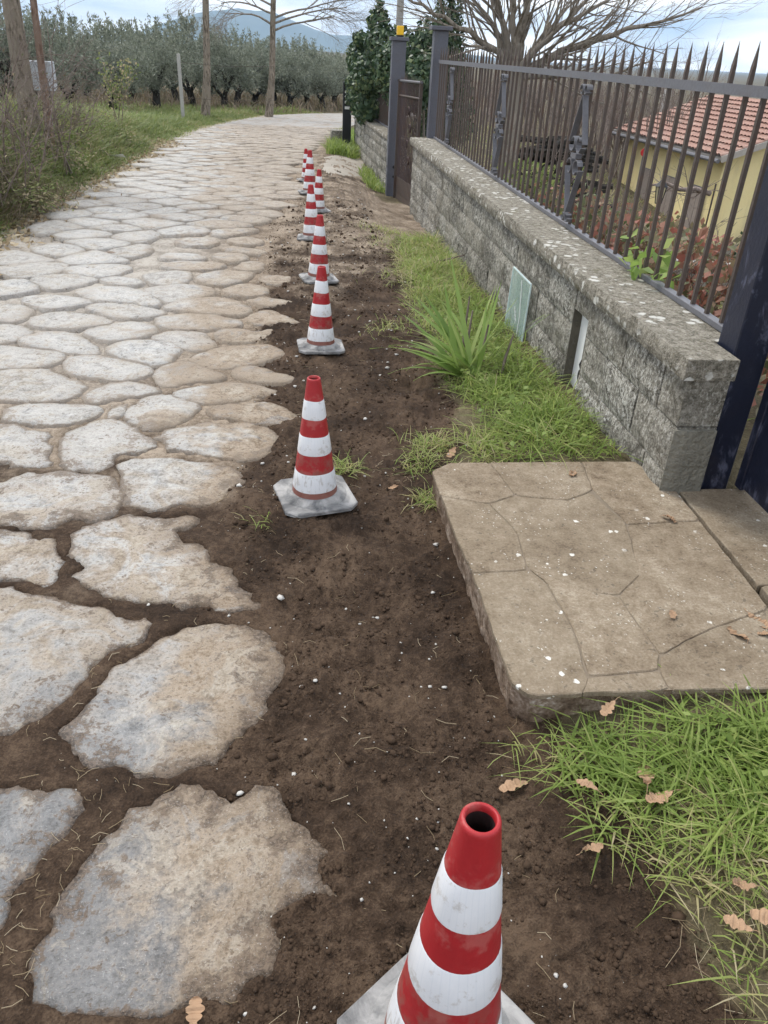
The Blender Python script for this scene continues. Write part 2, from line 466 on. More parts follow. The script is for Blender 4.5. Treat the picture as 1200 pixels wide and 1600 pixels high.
# ------------------------------------------------------------------ paving outlines (picture outlines laid on the land)
TR = [
 [(196,1270),(154,1326),(98,1396),(51,1489),(37,1569),(93,1597),(154,1590),(252,1600),(299,1580),(373,1564),(429,1536),(455,1489),(439,1438),(467,1415),(523,1415),(555,1394),(523,1382),(504,1359),(509,1331),(490,1312),(462,1289),(453,1261),(434,1233),(397,1226),(373,1242),(322,1237),(280,1232),(238,1251)],
 [(0,1232),(93,1228),(126,1226),(139,1261),(112,1298),(70,1359),(28,1396),(9,1433),(0,1461),(-80,1480),(-120,1300),(-60,1235)],
 [(332,976),(380,978),(416,988),(442,1004),(432,1020),(454,1044),(436,1068),(416,1100),(420,1120),(384,1144),(356,1168),(346,1202),(312,1204),(264,1216),(216,1216),(164,1196),(112,1180),(96,1148),(120,1124),(156,1084),(172,1052),(224,1016),(256,996),(296,980)],
 [(0,922),(40,928),(80,942),(132,948),(168,958),(192,970),(228,968),(238,984),(220,1008),(192,1024),(168,1032),(146,1044),(140,1062),(112,1086),(68,1116),(40,1140),(0,1158),(-120,1180),(-200,1050),(-100,930)],
 [(110,843),(143,827),(177,813),(213,808),(247,812),(267,817),(297,810),(318,823),(307,832),(283,833),(290,847),(320,858),(333,877),(360,887),(367,903),(387,923),(396,947),(380,958),(347,957),(320,947),(283,952),(250,940),(200,942),(167,938),(133,927),(113,907),(133,887),(120,873)],
 [(0,828),(33,830),(67,838),(93,853),(100,873),(98,903),(83,917),(60,923),(30,913),(0,910),(-80,905),(-110,860),(-60,828)],
 [(0,760),(40,747),(100,742),(150,747),(177,753),(185,777),(183,803),(160,817),(127,813),(113,807),(83,825),(50,828),(33,822),(0,822),(-70,820),(-100,780),(-50,762)],
 [(187,730),(213,720),(283,722),(333,728),(367,740),(380,758),(367,768),(350,785),(320,793),(283,793),(240,800),(207,793),(190,783),(193,750)],
 [(0,665),(33,667),(67,677),(73,693),(85,717),(73,730),(43,733),(20,727),(0,723),(-60,715),(-60,675)],
 [(93,687),(110,677),(140,663),(177,657),(200,667),(230,683),(237,700),(213,708),(187,713),(180,723),(150,740),(117,735),(100,727),(100,707)],
 [(247,683),(277,670),(317,663),(393,662),(415,672),(433,682),(427,700),(407,713),(387,722),(350,718),(300,710),(267,703)],
 [(7,643),(33,633),(83,632),(140,633),(157,643),(140,655),(90,667),(50,663),(10,660)],
 [(0,583),(33,578),(67,578),(93,590),(123,597),(128,607),(107,620),(83,628),(33,628),(0,625),(-50,620),(-70,600),(-40,585)],
 [(130,623),(147,608),(183,597),(227,603),(253,613),(217,620),(183,625),(150,633)],
 [(197,653),(200,640),(227,623),(267,618),(300,630),(310,640),(283,660),(237,673),(207,660)],
 [(163,652),(173,637),(200,628),(203,633),(196,649),(180,656)],
 [(273,617),(300,608),(350,600),(400,603),(430,615),(400,623),(350,632),(323,633),(287,623)],
 [(327,643),(350,635),(407,630),(440,637),(463,653),(447,665),(407,665),(367,657),(343,653)],
 [(240,583),(267,570),(293,567),(320,577),(350,587),(343,595),(300,597),(273,605),(247,600)],
 [(363,583),(380,573),(407,575),(433,583),(463,590),(447,600),(400,600),(367,593)],
 [(300,560),(323,550),(360,542),(400,543),(417,540),(442,555),(417,563),(400,568),(360,575),(327,573),(310,568)],
 [(100,573),(107,560),(150,557),(200,567),(238,578),(213,592),(187,595),(143,592),(110,583)],
 [(163,547),(190,535),(233,533),(283,543),(270,563),(243,572),(207,565),(177,555)],
 [(235,528),(267,520),(310,518),(337,533),(333,545),(300,548),(267,540)],
 [(0,542),(33,545),(67,550),(97,553),(93,567),(60,575),(0,577),(-40,575),(-50,550)],
 [(30,533),(60,522),(110,518),(137,533),(157,550),(133,555),(97,550),(50,543)],
 [(130,517),(167,507),(213,502),(242,513),(233,525),(180,535),(150,528)],
 [(0,507),(27,507),(53,517),(40,527),(10,537),(-40,537),(-40,510)],
 [(47,500),(75,490),(112,489),(155,495),(176,505),(150,510),(112,515),(82,514),(55,510)],
 [(135,482),(155,475),(200,475),(237,482),(262,490),(225,497),(197,499),(170,494)],
 [(117,457),(150,449),(212,450),(240,467),(247,477),(225,480),(187,472),(150,471)],
 [(35,467),(62,462),(112,464),(147,474),(112,480),(75,484),(45,477)],
 [(0,477),(32,477),(54,487),(32,500),(0,502),(-40,500),(-40,480)],
 [(225,455),(250,447),(300,445),(335,452),(325,464),(282,470),(262,474),(237,462)],
 [(255,480),(287,471),(330,466),(362,469),(392,485),(372,492),(325,491),(287,487)],
 [(245,502),(257,495),(300,492),(350,496),(375,505),(362,514),(300,516),(260,515)],
 [(336,522),(355,515),(385,515),(397,521),(420,512),(430,522),(412,531),(387,535),(350,536)],
 [(384,500),(400,490),(425,486),(450,497),(470,506),(437,506),(407,510)],
 [(344,457),(370,447),(400,445),(417,452),(415,460),(380,464)],
 [(380,470),(412,465),(442,470),(467,473),(432,481),(412,480)],
 [(305,435),(330,425),(375,425),(397,427),(375,442),(340,446),(315,441)],
 [(222,432),(245,426),(295,424),(300,432),(287,442),(245,445)],
 [(360,420),(385,409),(410,409),(415,422),(387,423)],
 [(330,397),(350,395),(380,397),(390,405),(365,410),(340,406)],
 [(245,401),(265,395),(305,396),(325,404),(300,407),(262,406)],
 [(250,415),(275,409),(325,409),(350,412),(337,421),(300,422),(265,420)],
 [(345,387),(375,385),(400,390),(420,395),(395,398),(360,394)],
 [(352,375),(387,370),(417,379),(390,383),(365,381)],
 [(272,376),(300,371),(335,374),(342,381),(312,385),(282,382)],
 [(400,435),(425,430),(462,435),(440,446),(412,442)],
]
def pip(px, py, poly):
    """points in polygon, numpy"""
    inside = np.zeros(px.shape, bool); n = len(poly)
    for i in range(n):
        x0, y0 = poly[i]; x1, y1 = poly[(i + 1) % n]
        if y0 == y1: continue
        c = (y0 > py) != (y1 > py)
        inside ^= c & (px < (x1 - x0) * (py - y0) / (y1 - y0) + x0)
    return inside
def pdist(px, py, poly):
    d = np.full(px.shape, 1e9); n = len(poly)
    for i in range(n):
        x0, y0 = poly[i]; x1, y1 = poly[(i + 1) % n]
        dx, dy = x1 - x0, y1 - y0; l2 = dx * dx + dy * dy + 1e-12
        t = np.clip(((px - x0) * dx + (py - y0) * dy) / l2, 0, 1)
        d = np.minimum(d, np.hypot(px - x0 - t * dx, py - y0 - t * dy))
    return d
def chaikin(P):
    P = np.asarray(P, float); Q = np.roll(P, -1, 0)
    return np.stack([.75 * P + .25 * Q, .25 * P + .75 * Q], 1).reshape(-1, 2)
def resample(P, sp):
    P = np.vstack([P, P[:1]]); s = np.r_[0, np.cumsum(np.hypot(*np.diff(P, axis=0).T))]
    n = max(10, int(s[-1] / sp)); t = np.linspace(0, s[-1], n, endpoint=False)
    return np.stack([np.interp(t, s, P[:, 0]), np.interp(t, s, P[:, 1])], 1)

traced = []
for t in TR:
    P_ = np.array([gp(a, b)[:2] for a, b in t]); c_ = P_.mean(0)
    traced.append(c_ + (P_ - c_) * (1.035 if c_[1] < 1.3 else 1.06 if c_[1] < 2.6 else 1.12 if c_[1] < 3.6 else 1.18))
def road_left(y): return np.interp(y, [0, 19, 22, 26, 30, 32.5, 36], [-2.62, -2.55, -2.45, -1.9, -1.1, .2, 3.5])
def road_right(y): return np.interp(y, [0, 3, 7, 10.5, 13, 16, 20, 24, 28, 36], [-.12, -.08, -.2, -.02, .05, .35, .62, 1.1, 2.0, 5.2])
vs = []                                              # seeds standing for the outlines above
for P in traced:
    c = P.mean(0); vs += [c + (q - c) * .72 for q in P] + [c]
vs = np.array(vs)
cells = []
seeds, real = [], []
yy = 1.4; row = 0
while yy < 25.0:
    step_x, step_y = .60, .335
    for xx in np.arange(-3.6 + (row % 2) * .3, 1.6, step_x):
        x, y = xx + rng.uniform(-.14, .14), yy + rng.uniform(-.085, .085)
        if any(pip(np.array([x]), np.array([y]), P)[0] or pdist(np.array([x]), np.array([y]), P)[0] < .085 for P in traced if abs(P[:, 1].mean() - y) < 1.2): continue
        seeds.append((x, y)); real.append(road_left(y) + .12 < x < road_right(y) - .1 and y < 24.6)
    yy += step_y; row += 1
seeds = np.array(seeds); real = np.array(real)
allp = np.vstack([seeds, vs])
for i in np.where(real)[0]:
    s = seeds[i]; d = np.hypot(*(allp - s).T); near = np.argsort(d)[1:36]
    poly = [np.array(q) + s for q in ((-.8, -.8), (.8, -.8), (.8, .8), (-.8, .8))]
    for j in near:
        o = allp[j]; nrm = o - s; mid = (s + o) / 2; out = []
        for a in range(len(poly)):
            A, B = poly[a], poly[(a + 1) % len(poly)]
            da, db = (A - mid) @ nrm, (B - mid) @ nrm
            if da <= 0: out.append(A)
            if (da < 0) != (db < 0): out.append(A + (B - A) * da / (da - db))
        poly = out
        if len(poly) < 3: break
    if len(poly) < 3: continue
    P = np.array(poly); c = P.mean(0)
    r = np.hypot(*(P - c).T)
    P = c + (P - c) * (1.045 + .04 * rng.random())
    area = .5 * abs(np.sum(P[:, 0] * np.roll(P[:, 1], -1) - np.roll(P[:, 0], -1) * P[:, 1]))
    if area < .012: continue
    cells.append(P)

def stone_mesh(P, sp, seed, lift):
    near = sp < .03
    if not near: P = chaikin(P)
    if sp >= .06: P = chaikin(P)
    O = resample(P, sp)
    nx = fbm(O[:, 0] * 9, O[:, 1] * 9, 4, seed, .6) ; ny = fbm(O[:, 0] * 9 + 40, O[:, 1] * 9, 4, seed + 5, .6)
    O = O + np.stack([nx, ny], 1) * (.024 if near else .014)
    x0, y0 = O.min(0); x1, y1 = O.max(0)
    gx, gy = np.meshgrid(np.arange(x0, x1, sp), np.arange(y0, y1, sp))
    gx = gx + (np.arange(gx.shape[0])[:, None] % 2) * sp * .5 + rng.uniform(-.2, .2, gx.shape) * sp
    gy = gy + rng.uniform(-.2, .2, gx.shape) * sp
    gx, gy = gx.ravel(), gy.ravel()
    k = pip(gx, gy, O); gx, gy = gx[k], gy[k]
    d = pdist(gx, gy, O); k = d > sp * .55; gx, gy = gx[k], gy[k]
    # an extra ring just inside the outline keeps the top flat up to a crisp rim
    T = np.roll(O, -1, 0) - np.roll(O, 1, 0); T /= np.hypot(*T.T)[:, None] + 1e-9
    ar = np.sum(O[:, 0] * np.roll(O[:, 1], -1) - np.roll(O[:, 0], -1) * O[:, 1])
    ins_ = .011 if near else .014
    I_ = O + np.stack([-T[:, 1], T[:, 0]], 1) * ins_ * (1 if ar > 0 else -1)
    kk = pip(I_[:, 0], I_[:, 1], O); I_ = I_[kk]; I_ = I_[pdist(I_[:, 0], I_[:, 1], O) > ins_ * .7]
    pts = [Vector(q) for q in O] + [Vector(q) for q in I_] + [Vector((a, b)) for a, b in zip(gx, gy)]
    n = len(O)
    r = delaunay_2d_cdt(pts, [(i, (i + 1) % n) for i in range(n)], [list(range(n))], 1, 1e-6)
    V = np.array([tuple(v) for v in r[0]]); F = r[2]
    dd = pdist(V[:, 0], V[:, 1], O)
    w = .0045 if near else .005
    z = -.030 + (.030 + lift) * (1 - np.exp(-dd / w)) + .005 * np.clip(dd / .25, 0, 1)
    a, b = rng.uniform(-.02, .02, 2)
    c = V.mean(0)
    z += (V[:, 0] - c[0]) * a + (V[:, 1] - c[1]) * b
    z += (fbm(V[:, 0] * 5, V[:, 1] * 5, 4, seed + 9) * .008 + fbm(V[:, 0] * 26, V[:, 1] * 26, 3, seed + 19) * .0035) * np.clip(dd / .04, .2, 1)
    z += gz(V[:, 0], V[:, 1])
    F = [f for f in F if len(f) == 3]
    me = np_mesh('paving_stone', np.column_stack([V, z]), np.array(F), {'rim': dd})
    return me, O

STONES = []
for i, P in enumerate(traced):
    dist = P[:, 1].mean()
    sp = .020 if dist < 2.2 else (.028 if dist < 3.6 else .045)
    STONES.append((stone_mesh(P, sp, 100 + i, .004 + .006 * rng.random()), dist))
for i, P in enumerate(cells):
    dist = P[:, 1].mean()
    STONES.append((stone_mesh(P, .045 if dist < 7 else .075 if dist < 13 else .11, 300 + i, .005 + .008 * rng.random()), dist))
STONES.sort(key=lambda q: q[1])

# ------------------------------------------------------------------ ground: one sheet, fine near the camera, out to the horizon
def geo(a, step, ratio, end):
    out = []; s = step; v = a
    while abs(v) < end:
        v = v + s; s *= ratio; out.append(v)
    return out
xs_ = np.arange(-3.0, 2.0, .0125)
xs_ = np.r_[geo(-3.0, -.03, 1.17, 7000)[::-1], xs_, geo(xs_[-1], .03, 1.17, 7000)]
ys_ = [.35]
while ys_[-1] < 40: ys_.append(ys_[-1] + .0085 * max(1.0, ys_[-1]) ** 1.12)
ys_ = np.r_[geo(.35, -.05, 1.35, 7000)[::-1], ys_, geo(ys_[-1], .7, 1.14, 7000)]
GX, GY = np.meshgrid(xs_, ys_)
gx, gy = GX.ravel(), GY.ravel()
base = gz(gx, gy)
nearm = (1 - sstep(12, 30, gy)) * (1 - sstep(3, 8, np.abs(gx)))
rr, rl = road_right(gy), road_left(gy)
wob = fbm(gx * 1.6, gy * 1.6, 3, 3) * .12
vedge = np.interp(gy, [0, .8, 1.45, 1.5, 2.8, 2.85, 3.5, 5, 7, 8.2, 9, 14], [.95, .82, .66, .66, .62, .62, .78, .72, .78, .92, 1.0, 1.1])
verge = sstep(-.06, .10, gx - vedge - wob * .5)
soil = sstep(-.25, .05, gx - rr + wob) * (1 - verge)              # the freshly dug strip
onroad = 1 - sstep(-.3, .0, gx - rr)
nl = fbm(gx * 2.2, gy * 2.2, 3, 11)
nm = fbm(gx * 7.5, gy * 7.5, 4, 21)
nh = fbm(gx * 26, gy * 26, 3, 31)
rid = 1 - np.abs(fbm(gx * 11, gy * 14, 3, 41)) * 1.6
amp = .35 + .65 * soil
H = nl * .018 * (.3 + .7 * soil) + nm * .012 * amp + nh * .0085 * amp + np.clip(rid, 0, 1) ** 3 * .016 * soil
H += soil * .012 + verge * (.02 + .02 * nl)
# a boot-and-tool worked strip: lumps and small hollows
for px, py, rad, dep in [(480, 572, .07, -.03), (560, 590, .12, .02), (640, 610, .10, -.02), (600, 660, .14, .025), (650, 560, .1, .03), (505, 450, .12, -.02),
                         (400, 800, .11, .045), (370, 780, .09, .03), (620, 440, .16, .03), (560, 400, .2, .025), (590, 470, .15, -.02), (470, 965, .10, -.02), (560, 960, .09, -.018)]:
    c = gp(px, py); H += dep * np.exp(-((gx - c.x) ** 2 + (gy - c.y) ** 2) / rad ** 2)
# soft ruts left of the front cone
H *= nearm
sink = np.zeros_like(gx); ny_ = len(ys_); nx_ = len(xs_)
for (me, O), dist in STONES:
    x0, y0 = O.min(0); x1, y1 = O.max(0)
    i0, i1 = np.searchsorted(xs_, [x0, x1]); j0, j1 = np.searchsorted(ys_, [y0, y1])
    if i1 <= i0 or j1 <= j0: continue
    sx, sy = GX[j0:j1, i0:i1], GY[j0:j1, i0:i1]
    ins = pip(sx, sy, O); dd = pdist(sx, sy, O)
    v = np.where(ins, sstep(.008, .035, dd), 0)
    blk = sink.reshape(ny_, nx_)[j0:j1, i0:i1]
    np.maximum(blk, v, out=blk)
H = H - sink * .05 + onroad * (.011 * (1 - sstep(2.2, 3.6, gy)) - .016 * sstep(3.2, 6, gy)) * nearm - .07 * sstep(1.44, 1.5, gx) * (1 - sstep(2.6, 2.7, gy)) * nearm
gzz = base + H + (1 - nearm) * fbm(gx * .05, gy * .05, 3, 51) * .0
dry = np.clip(onroad * sstep(1.6, 4.2, gy + wob * 4) + .6 * sstep(3.6, 8.0, gy + nl) * (1 - verge) + sstep(7.6, 8.8, gy) * sstep(.75, .95, gx) * (1 - sstep(11.6, 12.4, gy)) + .45 * sstep(14, 18, gy), 0, 1)
dry = np.where((gx < rl + .25), np.maximum(dry, .7), dry)
veg = np.clip(verge * (1 - sstep(7.6, 8.6, gy) * (1 - sstep(11.3, 12, gy)) * (gx < 1.5)) + sstep(.1, .5, rl - gx + wob), 0, 1)
veg = np.maximum(veg, sstep(30, 34, gy) * sstep(0, .5, rl - gx))
veg = np.maximum(veg, sstep(1.75, 2.0, gx))
idx = np.arange(ny_ * nx_).reshape(ny_, nx_)
Fq = np.stack([idx[:-1, :-1].ravel(), idx[:-1, 1:].ravel(), idx[1:, 1:].ravel(), idx[1:, :-1].ravel()], 1)
gme = np_mesh('ground', np.column_stack([gx, gy, gzz]), Fq, {'dry': dry, 'veg': veg})
ground = tag(link('ground', gme, M['ground'], smooth=True), kind='structure')
_GZ = gzz.reshape(ny_, nx_)
def gs(x, y):
    """height of the built ground sheet (bilinear), arrays or scalars"""
    x = np.asarray(x, float); y = np.asarray(y, float)
    i = np.clip(np.searchsorted(xs_, x) - 1, 0, nx_ - 2); j = np.clip(np.searchsorted(ys_, y) - 1, 0, ny_ - 2)
    u = (x - xs_[i]) / (xs_[i + 1] - xs_[i]); v = (y - ys_[j]) / (ys_[j + 1] - ys_[j])
    return (_GZ[j, i] * (1 - u) + _GZ[j, i + 1] * u) * (1 - v) + (_GZ[j + 1, i] * (1 - u) + _GZ[j + 1, i + 1] * u) * v
def GS(x, y): return float(gs(x, y))

# ------------------------------------------------------------------ road: far surface sheet with the paving stones as its pieces
ry = np.linspace(19.0, 37, 120); rows = []
for y in ry:
    l, r = float(road_left(y)), float(road_right(y))
    xsr = np.linspace(l, r, 30)
    rows.append(np.column_stack([xsr, np.full(30, y), gz(xsr, np.full(30, y)) - .012 + .024 * sstep(23.5, 25.5, y) + .006 * fbm(xsr * 3, np.full(30, y) * 5, 3, 61)]))
RV = np.vstack(rows); ii = np.arange(120 * 30).reshape(120, 30)
RF = np.stack([ii[:-1, :-1].ravel(), ii[:-1, 1:].ravel(), ii[1:, 1:].ravel(), ii[1:, :-1].ravel()], 1)
def mat_far_road():
    q = NT('far_paving'); p = q.pos(); n1 = q.noise(p, 2, 5); n2 = q.noise(p, 12, 5)
    d = q.vor(q.scl(p, (1.7, 2.8, 1)), 1.0, feature='DISTANCE_TO_EDGE')
    c = q.mix(n2, (.24, .225, .20), (.38, .365, .34)); c = q.mix(q.step(.5, .68, n1), c, (.28, .23, .18))
    c = q.mix(q.math('MULTIPLY', q.step(.07, .02, d), .6), c, (.2, .16, .12))
    return q.done(c, .9, q.bump(d, .01), spec=.2)
road = tag(link('road', np_mesh('road', RV, RF, {'rim': np.full(len(RV), .2)}), mat_far_road(), smooth=True), kind='structure')
rest = []
for k, ((me, O), dist) in enumerate(STONES):
    if k < 296:
        link('paving_stone', me, M['stone'], road, smooth=True)
    else:
        rest.append(me)
if rest:
    V, F, A, b = [], [], [], 0
    for me in rest:
        n = len(me.vertices); v = np.empty(n * 3, np.float32); me.vertices.foreach_get('co', v); V.append(v.reshape(-1, 3))
        f = np.empty(len(me.loops), np.int32); me.loops.foreach_get('vertex_index', f); F.append(f.reshape(-1, 3) + b); b += n
        a = np.empty(n, np.float32); me.attributes['rim'].data.foreach_get('value', a); A.append(a)
    o = link('far_paving_stones', np_mesh('far_paving_stones', np.vstack(V), np.vstack(F), {'rim': np.concatenate(A)}), M['stone'], road, smooth=True)
    o['kind'] = 'stuff'
print('stones', len(STONES))

# ------------------------------------------------------------------ block wall beside the strip
WX, WX2, WY0, WY1, CAPZ = 1.43, 1.68, 2.60, 10.75, .695
def rough_block(x0, x1, y0, y1, z0, z1, seed, rough=.016, faces='x'):
    """a split-face block: rough towards -X (and -Y if asked), plain elsewhere"""
    ny, nz = max(3, int((y1 - y0) / .045)), max(3, int((z1 - z0) / .045))
    mb = MB()
    ys, zs = np.linspace(y0, y1, ny + 1), np.linspace(z0, z1, nz + 1)
    V, F = [], []
    for j, z in enumerate(zs):
        for i, y in enumerate(ys):
            e = min(i, ny - i, j, nz - j)
            d = 0.005 if e == 0 else 0.0
            dx = d - (0 if e == 0 else rough * .6 + rough * float(fbm(np.array(y * 14 + seed * 3.1), np.array(z * 14), 3, seed)))
            V.append((x0 + dx, y, z))
    n = ny + 1
    for j in range(nz):
        for i in range(ny): F.append((j * n + i, j * n + n + i, j * n + n + i + 1, j * n + i + 1))
    mb.add(V, F)
    per = [i for i in range(n)] + [j * n + ny for j in range(1, nz + 1)] + [nz * n + i for i in range(ny - 1, -1, -1)] + [j * n for j in range(nz - 1, 0, -1)]
    b = len(mb.v)
    for i in per: mb.v.append((x1, V[i][1], V[i][2]))
    m = len(per)
    for k in range(m): mb.f.append((per[k], per[(k + 1) % m], b + (k + 1) % m, b + k))
    mb.f.append(tuple(b + k for k in range(m)))
    return mb

wall = empty('block_wall', (0, 0, 0))
tag(wall, 'grey split-face block wall with lichened cap running beside the dug strip', 'wall')
NY0, NY1, NZ1 = 3.70, 3.93, .485            # the narrow meter niche
courses = [(.409, .611), (.207, .409), (.005, .207), (-.197, .005), (-.42, -.197)]
g = .005
sd_ = 0
for ci, (z0, z1) in enumerate(courses):
    y = WY0 + (0 if ci % 2 else .2); first = True
    if not (ci % 2):
        rough_block(WX, 1.600, WY0, y - g, z0 + g / 2, z1 - g / 2, 900 + ci, .008).build('block', M['block'], wall)
    while y < WY1 - .05:
        ln = .40 + random.uniform(-.02, .02); e = min(y + ln, WY1)
        if WY1 - e < .12: e = WY1
        segs = [(y, e)]
        if z0 < NZ1 - .05:
            segs = []
            if e <= NY0 or y >= NY1: segs = [(y, e)]
            else:
                if y < NY0 - .03: segs.append((y, NY0 + g))
                if e > NY1 + .03: segs.append((NY1, e))
        zt = z1
        for a, b in segs:
            sd_ += 1
            ya, yb = a, b - g
            zl = z0
            if z0 < NZ1 < z1 and a < NY1 and b > NY0: pass
            rough_block(WX + random.uniform(-.005, .005), 1.600 if ya < 2.78 else WX2, ya, yb, zl + g / 2, zt - g / 2, sd_, .011).build('block', M['block'], wall)
        y = e
core = MB()
core.box(WX + .022, WX2 - .02, 2.80, NY0 - .012, -.5, .608)
core.box(WX + .022, WX2 - .02, NY1 + .012, WY1 - .02, -.5, .608)
core.box(WX + .022, 1.585, WY0 + .02, 2.797, -.5, .606)
core.box(WX + .13, WX2 - .02, NY0 - .011, NY1 + .011, -.5, .607)
core.box(WX + .020, WX2 - .15, NY0 - .011, NY1 + .011, NZ1, .606)
core.build('mortar_joints', M['mortar'], wall)
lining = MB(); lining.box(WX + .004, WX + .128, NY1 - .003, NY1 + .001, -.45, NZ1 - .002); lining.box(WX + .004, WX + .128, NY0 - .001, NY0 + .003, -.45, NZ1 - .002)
lining.build('niche_lining', plain('dark_niche_lining', (.10, .088, .068), .95, .35, 12, .006), wall)  # thin dark sheets on both side faces of the niche
# lintel block over the niche
rough_block(WX, WX + .12, NY0 + .004, NY1 - .004, NZ1 + .002, .607, 77, .012).build('block', M['block'], wall)
# cap stones with a rough front lip
y = WY0 - .045; k = 0
while y < WY1:
    e = min(y + random.uniform(.48, .56), WY1 + .02)
    if WY1 - e < .2: e = WY1 + .02
    mb = rough_block(1.385, 1.59 if k == 0 else 1.735, y + .002, e - .002, .615, CAPZ, 500 + k, .006)
    if k == 0: pass
    o = mb.build('cap_stone', M['cap'], wall); k += 1
    y = e
MB().box(1.592, 1.735, 2.772, 3.1, .616, CAPZ - .001).build('cap_stone', M['cap'], wall)
# broken quoin patch on the near end
mb = MB(); mb.prism([(1.425, 2.588), (1.47, 2.578), (1.595, 2.582), (1.595, 2.600), (1.43, 2.600)], -.1, .40)
mb.build('end_render', plain('pale_end_stone', (.20, .19, .155), .95, .3, 9, .02), wall)

# niche panel: white inspection door pushed in crooked, with a black catch
nic = empty('niche_panel', (WX + .052, NY0 + .115, .0))
tag(nic, 'narrow white panel with black catch set in the wall niche', 'panel')
white = plain('chalky_white_plastic', (.74, .74, .72), .5, .06, 20, .001)
blk = plain('black_rubber', (.015, .015, .016), .5, .2, 20, .001)
mb = MB(); mb.box(0, .012, -.114, .114, -.05, .475, .002); o = mb.build('door_leaf', white, nic)
mb = MB(); mb.strip([(-.012, -.045 + .02 * math.sin(a), .17 + .03 * math.cos(a)) for a in np.linspace(-.3, 3.4, 10)], .016, .01)
mb.build('catch', blk, nic)
mb = MB(); mb.tube([(-.012, -.045, .20), (-.02, -.035, .23), (-.012, -.04, .26)], .007, 6); mb.build('hook', blk, nic)

# glass plate leaning on the wall
def mat_glass():
    q = NT('green_plate_glass')
    b = q.n('ShaderNodeBsdfPrincipled', {'Base Color': (.42, .56, .52, 1), 'Roughness': .06, 'IOR': 1.45, 'Alpha': .40, 'Specular IOR Level': .6})
    o = q.n('ShaderNodeOutputMaterial'); q.t.links.new(b.outputs[0], o.inputs[0]); return q.m
M['plate'] = mat_glass()
gl = empty('glass_plate', (1.385, 4.87, -.01))
tag(gl, 'clear greenish plate of glass leaning against the block wall behind the iris', 'glass plate')
mb = MB(); mb.box(-.003, .003, -.225, .225, 0, .43, .001); mb.build('pane', M['plate'], gl)
fr = plain('polished_glass_edge', (.62, .74, .74), .3, .1, 20, .0005)
mb = MB()
for a in (-.2275, .2205): mb.box(-.0045, .0045, a, a + .007, 0, .43)
mb.box(-.0045, .0045, -.22, .22, .4305, .4375); mb.box(-.0045, .0045, -.22, .22, -.004, .003); mb.build('edge_strip', fr, gl)
MB().strip([(-.0062, -.10, .02), (-.0062, -.105, .2), (-.0062, -.03, .41)], .008, .002, (0, 1, 0)).build('chalk_line', white, gl)
mb = MB()
for i in range(4): mb.strip([(-.0062, .02 - i * .018, .21 - .02 * i), (-.0062, .035 - i * .018, .225 - .02 * i), (-.0062, .03 - i * .02, .19 - .02 * i)], .004, .002, (0, 1, 0))
mb.build('scribble', white, gl)
gl.rotation_euler = (0, R(1.4), 0)

# ------------------------------------------------------------------ iron fence on the wall
fence = empty('iron_fence', (0, 0, 0))
tag(fence, 'tall spear-topped wrought iron fence standing on the near block wall', 'fence')
FX = 1.69
bar = MB()
w = .0085
def spear(mb, h, w):
    V = []
    for z in (0, h - .12): V += [(-w, -w, z), (w, -w, z), (w, w, z), (-w, w, z)]
    V += [(-w * .75, -w * 1.25, h - .085), (w * .75, -w * 1.25, h - .085), (w * .75, w * 1.25, h - .085), (-w * .75, w * 1.25, h - .085), (0, 0, h)]
    F = [(3, 2, 1, 0)]
    for a in (0, 4):
        for k in range(4): F.append((a + k, a + (k + 1) % 4, a + 4 + (k + 1) % 4, a + 4 + k))
    for k in range(4): F.append((8 + k, 8 + (k + 1) % 4, 12))
    return mb.add(V, F)
bme = spear(MB(), .99, w).mesh('bar')
bme.materials.append(M['iron'])
y = 2.924; nb = 0
while y < 10.62:
    o = link('bar', bme, None, fence); o.location = (FX + random.uniform(-.002, .002), y + random.uniform(-.004, .004), .715)
    o.rotation_euler = (random.uniform(-.008, .008), random.uniform(-.006, .006), random.uniform(-.1, .1)); nb += 1
    y += .1372
MB().box(FX - .021, FX - .0125, 2.76, 10.68, 1.520, 1.558).build('top_rail', M['rail'], fence)
MB().box(FX - .020, FX + .020, 2.77, 10.68, .697, .722, .002).build('bottom_rail', M['rail'], fence)
def ornament(yc):
    X = FX - .038
    def c_scroll(cy, cz, r, a0, a1):
        return [(X, cy + r * (1 - .045 * k) * math.cos(a), cz + r * (1 - .045 * k) * math.sin(a)) for k, a in enumerate(np.linspace(a0, a1, 14))]
    def strip(name, pts): MB().strip(pts, .034, .006).build(name, M['rail'], fence)
    for s in (-1, 1):
        strip('ornament_scroll', c_scroll(yc + s * .036, 1.465, .034, math.pi / 2 - s * 1.4, math.pi / 2 + s * 4.0))
        strip('ornament_scroll', c_scroll(yc + s * .058, 1.19, .056, -math.pi / 2 + s * 1.2, -math.pi / 2 - s * 4.2))
        strip('ornament_scroll', c_scroll(yc + s * .058, 1.05, .056, math.pi / 2 - s * 1.2, math.pi / 2 + s * 4.2))
        strip('ornament_scroll', c_scroll(yc + s * .034, .775, .032, -math.pi / 2 + s * 1.4, -math.pi / 2 - s * 4.0))
        strip('ornament_bar', [(X, yc + s * .004, 1.44), (X, yc + s * .07, 1.31), (X, yc + s * .13, 1.19)])
        strip('ornament_bar', [(X, yc + s * .13, 1.05), (X, yc + s * .07, .93), (X, yc + s * .004, .80)])
    MB().box(X - .019, X + .019, yc - .05, yc + .05, 1.108, 1.132).build('ornament_clasp', M['rail'], fence)
for p in ((912, 228), (787, 195), (707, 172)):
    ornament(atx(p[0], p[1], FX).y)

